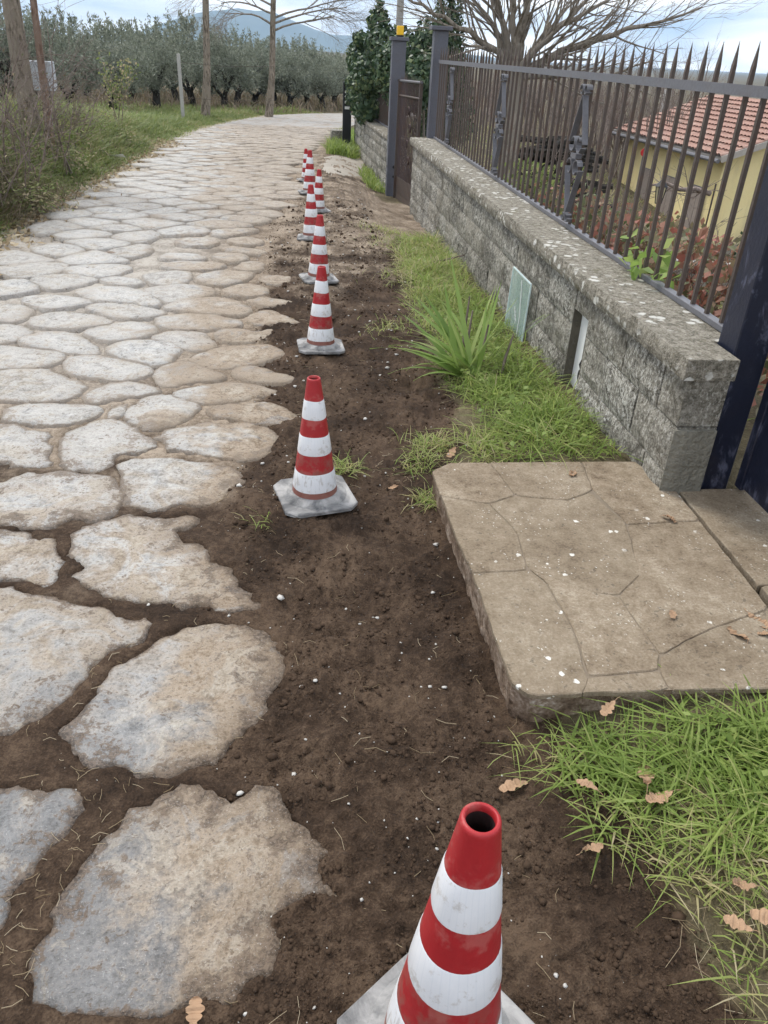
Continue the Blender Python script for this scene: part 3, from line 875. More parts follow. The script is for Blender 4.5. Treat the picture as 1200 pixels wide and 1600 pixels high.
# ------------------------------------------------------------------ gate posts and gates
def post(name, label, cx, cy, s, z0, z1, m, cap=None, group='steel gate posts', holes=()):
    e = empty(name, (cx, cy, z0)); tag(e, label, 'post', group)
    MB().box(-s / 2, s / 2, -s / 2, s / 2, 0, z1 - z0, .004).build('shaft', m, e)
    if cap:
        MB().box(-s / 2 - cap, s / 2 + cap, -s / 2 - cap, s / 2 + cap, z1 - z0 + .001, z1 - z0 + .045, .004).build('post_cap', m, e)
    for (hy, hz, r) in holes:
        mb = MB(); mb.tube([(-s / 2 - .004, hy, hz), (-s / 2 + .006, hy, hz)], r, 8); mb.build('bolt_hole', blk, e)
        mb = MB(); mb.tube([(hy, -s / 2 - .004, hz), (hy, -s / 2 + .006, hz)], r, 8); mb.build('bolt_hole', blk, e)
    return e
post('gate_post', 'blue-black painted steel gate post at the near end of the wall', 1.672, 2.70, .135, .085, 2.2, M['post_blue'], .02)
post('gate_post', 'grey capped steel post standing on the far end of the block wall', 1.69, 10.80, .17, CAPZ - .01, 1.86, M['post_grey'], .04)
P2 = (1.36, 12.35)
z2 = GS(*P2)
post('gate_post', 'tall grey square gate post carrying the yellow warning lamp', P2[0], P2[1], .19, z2 - .03, 1.75, M['post_grey'], .03, holes=((0, .43, .022), (0, .30, .018), (.01, 1.55, .014)))
# small gate between wall end and tall post
gate = empty('garden_gate', (1.52, 10.9, 0)); tag(gate, 'dark iron garden gate with red rusted bars between the two grey posts', 'gate')
rusty = mat_iron('rusted_iron', (.055, .035, .032), .8, .7)
gb = spear(MB(), 1.52, .007).mesh('bar'); gb.materials.append(rusty)
for i in range(15):
    o = link('bar', gb, None, gate); o.location = (-.0088 * i, .13 + .078 * i, -.16)
MB().tube([(0, .04, 1.30), (-.14, 1.30, 1.28)], .016, 6).build('top_rail', M['rail'], gate)
MB().tube([(0, .04, 1.12), (-.14, 1.30, 1.10)], .012, 6).build('middle_rail', M['iron'], gate)
mb = MB(); mb.add([(.004, .04, -.30), (-.136, 1.30, -.30), (-.136, 1.30, .06), (.004, .04, .06), (.014, .04, -.30), (-.126, 1.30, -.30), (-.126, 1.30, .06), (.014, .04, .06)],
       [(0, 3, 2, 1), (4, 5, 6, 7), (0, 1, 5, 4), (2, 3, 7, 6), (0, 4, 7, 3), (1, 2, 6, 5)])
mb.build('kick_plate', M['iron'], gate)
for k in range(4):
    cy, cz = .45 + .12 * (k % 2), .35 + .2 * k
    MB().strip([(-.03 - .012 * cy * 8, cy + .05 * math.cos(a), cz + .05 * math.sin(a)) for a in np.linspace(0, 5, 12)], .02, .006).build('gate_scroll', rusty, gate)
MB().box(-.02, .02, .06, .10, -.35, 1.32).build('stile', M['iron'], gate)
MB().box(-.16, -.12, 1.24, 1.28, -.35, 1.30).build('stile', M['iron'], gate)
# yellow flashing lamp on the tall post
lamp = empty('warning_lamp', (P2[0] + .01, P2[1], 1.797)); tag(lamp, 'small yellow box lamp on top of the tall gate post', 'lamp')
MB().box(-.045, .045, -.045, .045, .02, .13, .006).build('lens', plain('yellow_plastic', (.80, .47, .02), .4, .1, 20, .001), lamp)
MB().box(-.05, .05, -.05, .05, 0, .0195, .003).build('base', blk, lamp)
# big driveway gate, near right, sheet steel below and scrolls above
bgate = empty('driveway_gate', (1.772, 2.615, .125)); tag(bgate, 'blue-black sheet steel driveway gate at the right edge beside the flagstones', 'gate')
MB().box(-.012, .012, -1.9, 0, .03, .40, .003).build('kick_plate', M['post_blue'], bgate)
for a in (-.05, -.95, -1.85):
    MB().box(-.02, .02, a, a + .045, .41 if a != -.05 else .02, 1.62, .003).build('stile', M['post_blue'], bgate)
MB().box(-.018, .018, -1.9, 0, .402, .44, .003).build('lower_rail', M['post_blue'], bgate)
MB().box(-.018, .018, -1.9, 0, 1.58, 1.62, .003).build('top_rail', M['post_blue'], bgate)
gb2 = spear(MB(), 1.2, .010).mesh('bar'); gb2.materials.append(M['post_blue'])
for i in range(12):
    o = link('bar', gb2, None, bgate); o.location = (0, -.15 - .14 * i, .44)
for k in range(4):
    MB().strip([(-.02, -.12 - .1 * k + (.055 - .003 * i) * math.cos(a), .52 + .05 * (k % 2) + (.055 - .003 * i) * math.sin(a)) for i, a in enumerate(np.linspace(0, 5.4, 14))], .03, .007).build('gate_scroll', M['post_blue'], bgate)

# ------------------------------------------------------------------ flagged step and threshold
def slab_piece(poly, z0, z1, name, parent, jag=.0035, m=None):
    P = np.array(poly, float); c0 = P.mean(0); P = c0 + (P - c0) * (1 + .0043 / np.hypot(*(P - c0).T))[:, None]; P = resample(P, .03)
    n = fbm(P[:, 0] * 12, P[:, 1] * 12, 3, 5) * jag; n2 = fbm(P[:, 0] * 12 + 9, P[:, 1] * 12, 3, 8) * jag
    O = P + np.stack([n, n2], 1); c = O.mean(0)
    r = np.hypot(*(O - c).T)[:, None]
    I = c + (O - c) * (1 - .004 / r)
    nn = len(O); mb = MB()
    tilt = rng.uniform(-.0015, .0015, 2)
    zt = lambda q: z1 + (q[0] - c[0]) * tilt[0] + (q[1] - c[1]) * tilt[1]
    V = [(q[0], q[1], z0) for q in O] + [(q[0], q[1], zt(q) - .003) for q in O] + [(q[0], q[1], zt(q)) for q in I]
    F = []
    for k in range(nn):
        j = (k + 1) % nn
        F += [(k, j, nn + j, nn + k), (nn + k, nn + j, 2 * nn + j, 2 * nn + k)]
    F.append(tuple(range(2 * nn, 3 * nn)))
    mb.add(V, F)
    return mb.build(name, m or M['slab'], parent)
SZ = .135
step_ = empty('flagged_step', (0, 0, 0)); tag(step_, 'raised concrete step paved with worn sandstone flags in front of the gate', 'step')
# the body, with a chipped left flank
out = [(.615, 2.835), (.53, 2.765), (.535, 2.5), (.555, 2.1), (.56, 1.8), (.565, 1.52), (.61, 1.478), (.80, 1.482), (1.2, 1.475), (1.46, 1.47), (1.475, 2.0), (1.49, 2.5), (1.50, 2.84)]
P = resample(np.array(out), .022); nP = len(P); c = P.mean(0)
mb = MB(); V, F = [], []
lev = np.linspace(-.05, SZ - .0035, 8)
for li, z in enumerate(lev):
    for k, q in enumerate(P):
        d = (q - c) / np.hypot(*(q - c))
        a = .004 * float(fbm(np.array(q[1] * 16 + q[0] * 16), np.array(z * 22), 3, 71)) - .010 * (1 - li / 7)
        V.append((q[0] + d[0] * a, q[1] + d[1] * a, z))
for li in range(7):
    for k in range(nP): F.append((li * nP + k, li * nP + (k + 1) % nP, (li + 1) * nP + (k + 1) % nP, (li + 1) * nP + k))
F.append(tuple(range(7 * nP, 8 * nP)))
ob = mb.add(V, F).build('step_body', [M['slab_side'], plain('flag_joint_mortar', (.20, .16, .115), .95, .35, 20, .006)], step_)
ob.data.polygons[len(ob.data.polygons) - 1].material_index = 1
flags = [
 [(.615, 2.835), (.53, 2.765), (.532, 2.56), (.70, 2.50), (.82, 2.56), (.80, 2.70), (.775, 2.836)],
 [(.785, 2.836), (.81, 2.70), (.83, 2.56), (1.02, 2.52), (1.15, 2.60), (1.18, 2.84)],
 [(1.19, 2.84), (1.16, 2.60), (1.20, 2.34), (1.487, 2.36), (1.50, 2.84)],
 [(.533, 2.55), (.70, 2.49), (.76, 2.30), (.74, 2.06), (.556, 2.05), (.54, 2.3)],
 [(.71, 2.49), (.82, 2.55), (1.02, 2.51), (1.13, 2.57), (1.19, 2.34), (1.12, 2.02), (1.004, 1.908), (.93, 1.926), (.75, 2.06), (.77, 2.30)],
 [(.557, 2.04), (.745, 2.05), (.78, 1.98), (.80, 1.75), (.775, 1.52), (.745, 1.478), (.61, 1.478), (.565, 1.52)],
 [(.755, 2.05), (.93, 1.92), (1.00, 1.90), (1.02, 1.62), (.99, 1.56), (.79, 1.545), (.81, 1.75), (.79, 1.98)],
 [(1.01, 1.90), (1.12, 2.01), (1.20, 2.33), (1.486, 2.35), (1.475, 2.0), (1.47, 1.82), (1.20, 1.72), (1.03, 1.62)],
 [(1.03, 1.61), (1.20, 1.71), (1.468, 1.81), (1.46, 1.47), (1.2, 1.475), (1.0, 1.479), (1.0, 1.55)],
 [(.755, 1.478), (.785, 1.535), (.99, 1.55), (.99, 1.479)],
]
for f in flags: slab_piece(f, SZ - .016, SZ + random.uniform(0, .0012), 'flagstone', step_)
thr = empty('threshold_slab', (0, 0, 0)); tag(thr, 'grey lichen-spotted stone threshold slab between step and dark gate', 'slab')
for a, b in ((2.60, 1.95), (1.94, 1.30)):
    slab_piece([(1.506, b), (1.86, b), (1.86, a), (1.512, a)], -.05, SZ - .001, 'slab_stone', thr, .003, mat_slab())

# ------------------------------------------------------------------ traffic cones
def mat_red():
    q = NT('red_cone_rubber'); v = q.obj(); n1 = q.noise(v, 14, 5, .65); n2 = q.noise(v, 60, 4)
    c = q.mix(n2, (.27, .007, .011), (.39, .014, .018))
    c = q.mix(q.math('MULTIPLY', q.step(.52, .62, n1), .45), c, (.42, .15, .125))
    c = q.mix(q.math('MULTIPLY', q.rnd(), .22), c, (.40, .06, .055)); X, Y, Z = q.xyz(v); mud = q.step(.46, .56, q.math('ADD', q.noise(v, 30, 5, .7), q.math('MULTIPLY', q.step(.16, .03, Z), .16)))
    c = q.mix(q.math('MULTIPLY', q.math('MULTIPLY', mud, q.step(.30, .05, Z)), .7), c, (.17, .115, .085))
    return q.done(c, q.math('ADD', .35, q.math('MULTIPLY', n1, .3)), q.bump(n2, .001), spec=.4)
def mat_white_band():
    q = NT('reflective_sleeve'); v = q.obj(); X, Y, Z = q.xyz(v)
    n1 = q.noise(v, 22, 5, .65); n2 = q.noise(q.scl(v, (30, 30, 6)), 3, 4)
    ang = q.math('ARCTAN2', Y, X)
    s = q.math('FRACT', q.math('ADD', q.math('MULTIPLY', ang, 5.0), q.math('MULTIPLY', Z, 6.0)))
    chev = q.math('MULTIPLY', q.step(.10, .06, q.math('ABSOLUTE', q.math('SUBTRACT', s, .5))), .22)
    c = q.mix(n1, (.66, .67, .68), (.80, .80, .80)); c = q.mix(chev, c, (.58, .61, .64))
    c = q.mix(q.math('MULTIPLY', q.step(.54, .66, q.noise(v, 30, 5, .75)), .55), c, (.42, .37, .31))
    c = q.mix(q.math('MULTIPLY', q.step(.56, .62, q.noise(q.scl(v, (1, 1, .12)), 60, 3, .6)), q.math('MULTIPLY', q.step(.25, .05, Z), .5)), c, (.33, .28, .23))
    return q.done(c, .32, q.bump(n2, .0006), spec=.5)
def mat_cone_base():
    q = NT('dusty_base_rubber'); v = q.obj(); n1 = q.noise(v, 12, 6, .65, .6); n2 = q.noise(v, 60, 4)
    c = q.ramp(n1, [(.32, (.08, .08, .082)), (.45, (.19, .187, .182)), (.58, (.31, .302, .29)), (.75, (.42, .41, .39))])
    return q.done(c, .85, q.bump(n2, .002), spec=.25)
M['red'], M['band'], M['cbase'] = mat_red(), mat_white_band(), mat_cone_base()
CH = .50
R0, RT, ZB = .088, .024, .035
def cr_(z): return R0 + (RT - R0) * (z - ZB) / (CH - ZB)
def make_cone_meshes():
    ms = {}
    mb = MB(); b = .144; ch = .038
    pl = [(b - ch, -b), (b, -b + ch), (b, b - ch), (b - ch, b), (-b + ch, b), (-b, b - ch), (-b, -b + ch), (-b + ch, -b)]
    n = 8; V = [(x, y, 0) for x, y in pl] + [(x, y, .012) for x, y in pl] + [(x * .975, y * .975, .016) for x, y in pl]
    F = [tuple(range(8))[::-1], tuple(range(16, 24))]
    for a in (0, 8):
        for k in range(8): F.append((a + k, a + (k + 1) % 8, a + 8 + (k + 1) % 8, a + 8 + k))
    mb.add(V, F)
    mb.lathe([(.126, .0155), (.122, .021), (.112, .024), (.108, .030), (.098, .0335), (.0905, .0345), (.088, .036)], 40)
    ms['base'] = mb.mesh('base'); ms['base'].materials.append(M['cbase'])
    mb = MB()
    prof = [(cr_(z), z) for z in np.linspace(ZB, CH - .008, 14)] + [(RT + .0005, CH - .003), (RT - .003, CH), (RT - .0055, CH - .002), (RT - .006, CH - .012)]
    mb.lathe(prof, 40); ms['body'] = mb.mesh('body'); ms['body'].materials.append(M['red'])
    mb = MB(); mb.lathe([(RT - .0061, CH - .011), (RT - .0066, CH - .03), (cr_(CH - .2) - .006, CH - .2), (R0 - .008, ZB)], 32); ms['inside'] = mb.mesh('inside'); ms['inside'].materials.append(plain('cone_inside_painted_shade', (.022, .012, .011), .9, .3, 20, .001))  # near-black colour puts the shade of the hollow into the inner wall
    ms['bands'] = []
    L_ = CH - ZB
    for i, (a, b_) in enumerate(((.05, .212), (.372, .53), (.672, .825))):
        # slightly wavy sleeve edges, lapped seam
        n = 40; V, F = [], []
        for j, t in enumerate((a, a + .01, (a + b_) / 2, b_ - .01, b_)):
            for k in range(n):
                an = 2 * math.pi * k / n
                z = ZB + L_ * t + (.0012 * math.sin(3 * an + i) if j in (0, 4) else 0)
                r = cr_(z) + (.0002 if j in (0, 4) else .0013)
                V.append((r * math.cos(an), r * math.sin(an), z))
        for j in range(4):
            for k in range(n): F.append((j * n + k, j * n + (k + 1) % n, (j + 1) * n + (k + 1) % n, (j + 1) * n + k))
        me = MB().add(V, F).mesh('reflective_band'); me.materials.append(M['band']); ms['bands'].append(me)
    for me in [ms['base'], ms['body']] + ms['bands']:
        me.polygons.foreach_set('use_smooth', [True] * len(me.polygons))
    bm = ms['base']; 
    for p in bm.polygons[:18]: p.use_smooth = False
    return ms
CM = make_cone_meshes()
def cone(loc, rz, label, s=1.0, tilt=(0, 0), bs=1.0, nar=1.0):
    e = empty('traffic_cone', loc, rz); e.rotation_euler = (tilt[0], tilt[1], rz); e.scale = (s, s, s)
    tag(e, label, 'cone', 'red and white cones lined along the dug strip')
    e.scale = (s * nar, s * nar, s); bo = link('base', CM['base'], None, e); bo.scale = (bs, bs, 1); bd = link('body', CM['body'], None, e)
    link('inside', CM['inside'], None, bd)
    for me in CM['bands']: link('reflective_band', me, None, bd)
    return e
def seat(x, y, s=1.0):
    a = np.linspace(-.13, .13, 7) * s
    return float(np.quantile(gs(*(q.ravel() for q in np.meshgrid(x + a, y + a))), .97)) - .001
def cone_px(px, py, rz, label, s=1.0, tilt=(0, 0)):
    p = gp(px, py); cone((p.x, p.y, seat(p.x, p.y, s)), rz, label, s, tilt)
ft = C_O + ray(748, 1283) * ((.665 - CAM_H) / ray(748, 1283)[2])
cone((ft[0] - .003, ft[1], float(np.median(gs(ft[0] + np.linspace(-.17, .17, 9), np.full(9, ft[1])))) + .014), R(38), 'nearest red and white cone, hole in its top showing, base cut by the frame', 1.30, (R(.3), R(.4)), .90, .935)
cone_px(492, 787, R(14), 'cone beside the flagged step, whole square grey base in view', 1.03, (0.012, -0.01))
cone_px(501, 549, R(4), 'second whole cone along the strip, near the iris clump', .97, (-0.015, 0.012))
cone_px(498, 442, R(12), 'third cone from the step, foot hidden by the cone before it', .97, (0.01, 0.018))
cone_px(487, 376, R(-3), 'fourth cone from the step, shifted towards the paving with its base showing', .96, (-0.012, -0.016))
cone_px(497, 332, R(20), 'rightmost of the far cones, faded red with a muddy foot', .87, (0.03, 0.02))
cone_px(484, 304, R(8), 'far cone standing tallest in the distant cluster', 1.0, (-0.01, 0.01))
cone_px(479, 285, R(30), 'farthest cone, half hidden behind the tall far one', .82, (0.02, -0.03))

# ------------------------------------------------------------------ vegetation helpers
def blades(name, X, Y, H, W, lean, ld, rndv, m, z=None, parent=None, curl=.5):
    n = len(X); Z = gs(X, Y) if z is None else z
    P = np.column_stack([X, Y, Z - .004]); D = np.column_stack([np.cos(ld), np.sin(ld), np.zeros(n)])
    S = np.column_stack([-np.sin(ld), np.cos(ld), np.zeros(n)])
    tw = rng.uniform(-.9, .9, n); S = S * np.cos(tw)[:, None] + D * np.sin(tw)[:, None]
    V = []
    for t, wf in ((0, .8), (.4, 1.0), (.75, .7), (1.0, 0)):
        c = P + D * (lean * H * t ** 1.7)[:, None] + np.array([0, 0, 1]) * (H * (t - curl * np.minimum(lean, 1.6) * t * t * .55))[:, None]
        if wf: V += [c - S * (W * wf / 2)[:, None], c + S * (W * wf / 2)[:, None]]
        else: V.append(c)
    V = np.stack(V, 1).reshape(-1, 3); b = np.arange(n)[:, None] * 7
    F4 = np.vstack([b + np.array([0, 1, 3, 2]), b + np.array([2, 3, 5, 4])]); F3 = b + np.array([4, 5, 6])
    me = np_mesh(name, V, [F4, F3], {'rnd': np.repeat(rndv, 7)})
    o = link(name, me, m, parent); return o

def leaf_quads(C, N, L_, W_, up=None):
    """rhombic leaves at C with normals N"""
    n = len(C); N = N / (np.linalg.norm(N, axis=1, keepdims=True) + 1e-9)
    A = rng.normal(size=(n, 3)) if up is None else up + rng.normal(size=(n, 3)) * .5
    A -= N * np.sum(A * N, 1, keepdims=True); A /= (np.linalg.norm(A, axis=1, keepdims=True) + 1e-9)
    B = np.cross(N, A); L_ = np.broadcast_to(L_, (n,))[:, None]; W_ = np.broadcast_to(W_, (n,))[:, None]
    V = np.stack([C - A * L_ / 2, C + B * W_ / 2 + A * L_ * .05 + N * L_ * .06, C + A * L_ / 2, C - B * W_ / 2 + A * L_ * .05 + N * L_ * .06], 1).reshape(-1, 3)
    F = np.arange(n)[:, None] * 4 + np.array([0, 1, 2, 3])
    return V, F

def leaf_mesh(name, C, N, L_, W_, up=None, rv=None):
    V, F = leaf_quads(C, N, L_, W_, up)
    return np_mesh(name, V, F, {'rnd': np.repeat(rng.random(len(C)) if rv is None else rv, 4)})

def branch(out, p, d, length, r, depth, maxd, spread=.6, up=.05, nseg=5, kids=(3, 5), shrink=.62, droop=0.0):
    pts, rad = [Vector(p)], [r]; d = Vector(d).normalized()
    for i in range(nseg):
        d = (d + Vector((random.gauss(0, .11), random.gauss(0, .11), random.gauss(0, .09) + up - droop * (i / nseg)))).normalized()
        pts.append(pts[-1] + d * length / nseg); rad.append(r * (1 - .62 * (i + 1) / nseg))
    out.append((pts, rad, depth))
    if depth >= maxd: return
    for k in range(random.randint(*kids)):
        t = random.uniform(.3, 1.0); i = min(nseg - 1, int(t * nseg)); q = pts[i].lerp(pts[i + 1], t * nseg - i)
        dd = (pts[i + 1] - pts[i]).normalized(); o = dd.orthogonal().normalized()
        o = Matrix.Rotation(random.uniform(0, 6.28), 3, dd) @ o
        nd = (dd + o * random.uniform(spread * .6, spread * 1.4)).normalized()
        branch(out, q, nd, length * shrink * random.uniform(.75, 1.15), max(.0022, rad[i] * .55), depth + 1, maxd, spread, up, max(3, nseg - 1), kids, shrink, droop)

def tubes_obj(name, br, m, parent, sides=lambda d: max(3, 7 - d * 2)):
    mb = MB()
    for pts, rad, d in br: mb.tube(pts, rad, sides(d), closed_ends=False)
    return mb.build(name, m, parent, smooth=True)

M['grass'] = mat_leaf('fresh_grass', [(0, (.15, .22, .045)), (.35, (.26, .35, .085)), (.62, (.37, .42, .135)), (.80, (.47, .42, .20)), (1, (.56, .48, .31))], .5, .5)
M['dull_grass'] = mat_leaf('verge_grass', [(0, (.11, .15, .045)), (.35, (.20, .255, .075)), (.6, (.29, .30, .12)), (.8, (.36, .30, .17)), (1, (.46, .38, .25))], .6, .45)
M['brown_weed'] = mat_leaf('dry_weed', [(0, (.09, .10, .04)), (.4, (.15, .13, .075)), (.7, (.20, .155, .105)), (1, (.30, .24, .17))], .8, .3)
M['olive_leaf'] = mat_leaf('olive_leaf', [(0, (.12, .138, .10)), (.5, (.21, .235, .175)), (.85, (.29, .31, .245)), (1, (.36, .38, .31))], .6, .4)
M['ivy_leaf'] = mat_leaf('ivy_leaf', [(0, (.022, .045, .022)), (.5, (.050, .088, .042)), (.85, (.095, .14, .068)), (1, (.21, .25, .11))], .45, .2)
M['red_leaf'] = mat_leaf('red_shrub_leaf', [(0, (.10, .14, .055)), (.25, (.17, .17, .085)), (.5, (.27, .16, .10)), (.75, (.34, .12, .085)), (1, (.38, .25, .16))], .55, .3)
M['iris'] = mat_leaf('iris_leaf', [(0, (.17, .27, .06)), (.6, (.26, .37, .09)), (1, (.38, .45, .16))], .35, .45)
M['dead_leaf'] = plain('dead_oak_leaf', (.33, .21, .125), .8, .4, 30, .002)
M['straw'] = mat_leaf('straw', [(0, (.22, .16, .09)), (.5, (.36, .28, .17)), (1, (.52, .44, .31))], .8, .2)
M['bark_pale'] = mat_bark('pale_bark', (.10, .082, .062), (.27, .23, .18))
M['bark_olive'] = mat_bark('olive_bark', (.022, .020, .017), (.065, .058, .05))
M['bark_grey'] = mat_bark('grey_branch', (.15, .128, .10), (.29, .255, .21))
M['twig_brown'] = mat_bark('brown_twig', (.13, .10, .085), (.26, .21, .18))

def scatter(poly, dens, fade=.08, seed=0):
    P = np.array(poly); x0, y0 = P.min(0); x1, y1 = P.max(0)
    n = int((x1 - x0) * (y1 - y0) * dens); x = rng.uniform(x0, x1, n); y = rng.uniform(y0, y1, n)
    k = pip(x, y, P); x, y = x[k], y[k]
    d = pdist(x, y, P); q = fbm(x * 5, y * 5, 3, seed) * .5 + .55
    k = rng.random(len(x)) < np.clip(d / fade, .02, 1) * np.clip(q * 1.5, .08, 1)
    return x[k], y[k]

# grass below the flagged step
polyA = [(.64, 1.455), (2.2, 1.455), (2.4, .2), (1.0, .2), (.86, .62), (.80, .78), (.74, .95), (.63, 1.12), (.62, 1.28)]
x, y = scatter(polyA, 9500, .13, 3)
n = len(x); dead = np.clip(sstep(1.22, .86, y + .14 * fbm(x * 6, y * 6, 2, 9) + .12 * (x - 1.1)) * .85 + .5 * np.exp(-((x - .93) ** 2 + (y - 1.12) ** 2) / .008), 0, 1)
keep = rng.random(n) < np.where(y < .95, .55, 1.0); x, y, dead = x[keep], y[keep], dead[keep]; n = len(x)
rv = np.clip(rng.beta(2, 3, n) * .75 + dead * rng.random(n) * .75, 0, 1)
blades('grass', x, y, rng.uniform(.03, .135, n) * (1 - .35 * dead), rng.uniform(.003, .009, n) * (1 - .45 * dead), rng.uniform(.5, 2.2, n), rng.uniform(0, 6.28, n), rv, M['grass'], curl=.75)['kind'] = 'stuff'
bpy.data.objects['grass']['label'] = 'lush green grass tuft below the flagged step'
# verge along the wall
vx = [(.70, 2.88), (1.42, 2.88), (1.42, 8.4), (1.0, 8.35), (.86, 7.6), (.78, 7.0), (.74, 5.5), (.78, 4.4), (.74, 3.9), (.86, 3.5), (.68, 3.25), (.60, 3.02)]
x, y = scatter(vx, 5600, .16, 5); n = len(x)
near = sstep(.68, 1.0, x); strawy = sstep(5.0, 6.4, y + .5 * fbm(x * 3, y * 3, 2, 4)) * .35 + (1 - near) * .55 + .35 * sstep(-.05, .3, fbm(x * 4, y * 4, 3, 44))
rv = np.clip(rng.beta(2, 3, n) * .75 + strawy * rng.random(n), 0, 1)
o = blades('grass', x, y, rng.uniform(.04, .17, n) * (.42 + .45 * near) * (1 + .7 * fbm(x * 3.5, y * 3.5, 2, 15)), rng.uniform(.003, .0085, n), rng.uniform(.4, 2.2, n), rng.uniform(0, 6.28, n), rv, M['grass'], curl=.7)
tag(o, 'green grass verge along the foot of the block wall', kind='stuff')
# straggling tufts at the edge of the dug strip
tx, ty = [], []
for px, py, r_, n_ in [(672, 705, .06, 200), (668, 790, .035, 110), (655, 735, .05, 110), (620, 385, .16, 260), (605, 365, .14, 300), (640, 440, .16, 200), (610, 520, .1, 120), (535, 738, .03, 90), (845, 1190, .05, 40), (410, 825, .03, 14)]:
    c = gp(px, py); tx.append(rng.normal(c.x, r_, n_)); ty.append(rng.normal(c.y, r_, n_))
x, y = np.concatenate(tx), np.concatenate(ty); n = len(x)
o = blades('grass', x, y, rng.uniform(.03, .10, n), rng.uniform(.0025, .005, n), rng.uniform(.6, 2.0, n), rng.uniform(0, 6.28, n), rng.beta(3, 2.2, n), M['grass'], curl=.8)
tag(o, 'straggly yellowing grass tufts at the edge of the bare soil', kind='stuff')
# patches by the far wall and far post
x, y = scatter([(1.02, 12.5), (1.30, 12.3), (1.28, 14.6), (1.12, 15.2), (.95, 14.0)], 2600, .12, 6); n = len(x)
tag(blades('grass', x, y, rng.uniform(.06, .17, n), rng.uniform(.006, .013, n), rng.uniform(.3, 1.3, n), rng.uniform(0, 6.28, n), rng.beta(2, 3, n) * .8, M['grass']), 'grass patch at the foot of the far block wall', kind='stuff')
x, y = scatter([(.42, 16.2), (1.05, 16.0), (1.5, 17.5), (1.9, 21), (1.0, 21.5), (.72, 19.5)], 1700, .15, 7); n = len(x)
tag(blades('grass', x, y, rng.uniform(.10, .32, n), rng.uniform(.010, .02, n), rng.uniform(.3, 1.2, n), rng.uniform(0, 6.28, n), rng.beta(2, 3, n) * .8, M['grass']), 'bright grass bank beside the far black post', kind='stuff')
# left verge
def left_edge(y): return road_left(y) - .02
n0 = 62000
y = 5.5 + 28 * rng.random(n0) ** 1.25
x = left_edge(y) - rng.exponential(1.0, n0) * (1 + y * .05)
k = (x > -9) & (rng.random(n0) < np.clip((left_edge(y) - x) / .25, .06, 1)); x, y = x[k], y[k]; n = len(x)
off = left_edge(y) - x
h = np.clip(off / .9, .10, 1) * rng.uniform(.2, .62, n) * (.65 + .35 * fbm(x * .9, y * .9, 2, 8) + .2) * (1 - .45 * sstep(13, 18, y))
bw = sstep(-.1, .25, fbm(x * .7, y * .5, 3, 12) + .25 * sstep(11, 6, y) - .12)
rv = np.clip(rng.beta(2, 3, n) * .8 + sstep(.35, .0, off) * .45 * rng.random(n) + bw * .35 * rng.random(n), 0, 1)
br_ = rng.random(n) < bw * .45 * sstep(12.5, 9.5, y)
o = blades('grass', x[~br_], y[~br_], np.maximum(h[~br_], .03), rng.uniform(.008, .018, (~br_).sum()) * (.6 + y[~br_] * .035), rng.uniform(.4, 1.7, (~br_).sum()), rng.normal(.2, 1.6, (~br_).sum()), rv[~br_], M['dull_grass'], curl=.6)
tag(o, 'rough green verge grass on the left of the road', kind='stuff')
nb_ = br_.sum()
o = blades('dry_weeds', x[br_], y[br_], h[br_] * 1.5 + .1, rng.uniform(.005, .010, nb_), rng.uniform(.5, 2.0, nb_), rng.normal(.2, 1.4, nb_), rng.random(nb_), M['brown_weed'], curl=.55)
tag(o, 'brown dry weeds hanging over the left edge of the road', kind='stuff')
# orchard floor
y = rng.uniform(30, 52, 9000); x = rng.uniform(-26, 4, 9000); k = (x < road_left(y) - .3) | (y > 36.5); x, y = x[k], y[k]; n = len(x)
o = blades('grass', x, y, rng.uniform(.15, .55, n), rng.uniform(.03, .06, n), rng.uniform(.3, 1.2, n), rng.uniform(0, 6.28, n), np.clip(rng.beta(3, 2, n), 0, 1), M['brown_weed'])
tag(o, 'pale dry grass under the olive trees', kind='stuff')

# ------------------------------------------------------------------ iris clump
ic = gp(735, 590)
iris = empty('iris_clump', (ic.x, ic.y, GS(ic.x, ic.y) - .01)); tag(iris, 'clump of broad sword-shaped iris leaves before the glass plate', 'plant')
def sword(dx, dy, ln, wd, bend, rr_):
    ln *= 1.22; wd *= 1.5; V, F = [], []; n = 7; a = math.atan2(dy, dx); hor = math.hypot(dx, dy)
    side = Vector((-math.sin(a), math.cos(a), 0)) * .55 + Vector((math.cos(a), math.sin(a), 0)) * .3; side.normalize()
    b = Vector((rng.normal(0, .045), rng.normal(0, .05), 0)); p = b.copy(); el = math.atan2(1, hor * 1.5)
    for i in range(n + 1):
        t = i / n; w_ = wd * (1 - t ** 2.4) * (.75 + .25 * min(1, t * 4))
        V += [p - side * w_ / 2, p + side * w_ / 2 + Vector((0, 0, .003))]
        e_ = el - bend * t ** 1.6
        p = p + Vector((math.cos(a) * math.cos(e_), math.sin(a) * math.cos(e_), math.sin(e_))) * ln / n
    for i in range(n): F.append((2 * i, 2 * i + 1, 2 * i + 3, 2 * i + 2))
    me = np_mesh('leaf', np.array([tuple(v) for v in V]), np.array(F), {'rnd': np.full(len(V), rr_)})
    link('leaf', me, M['iris'], iris, smooth=True)
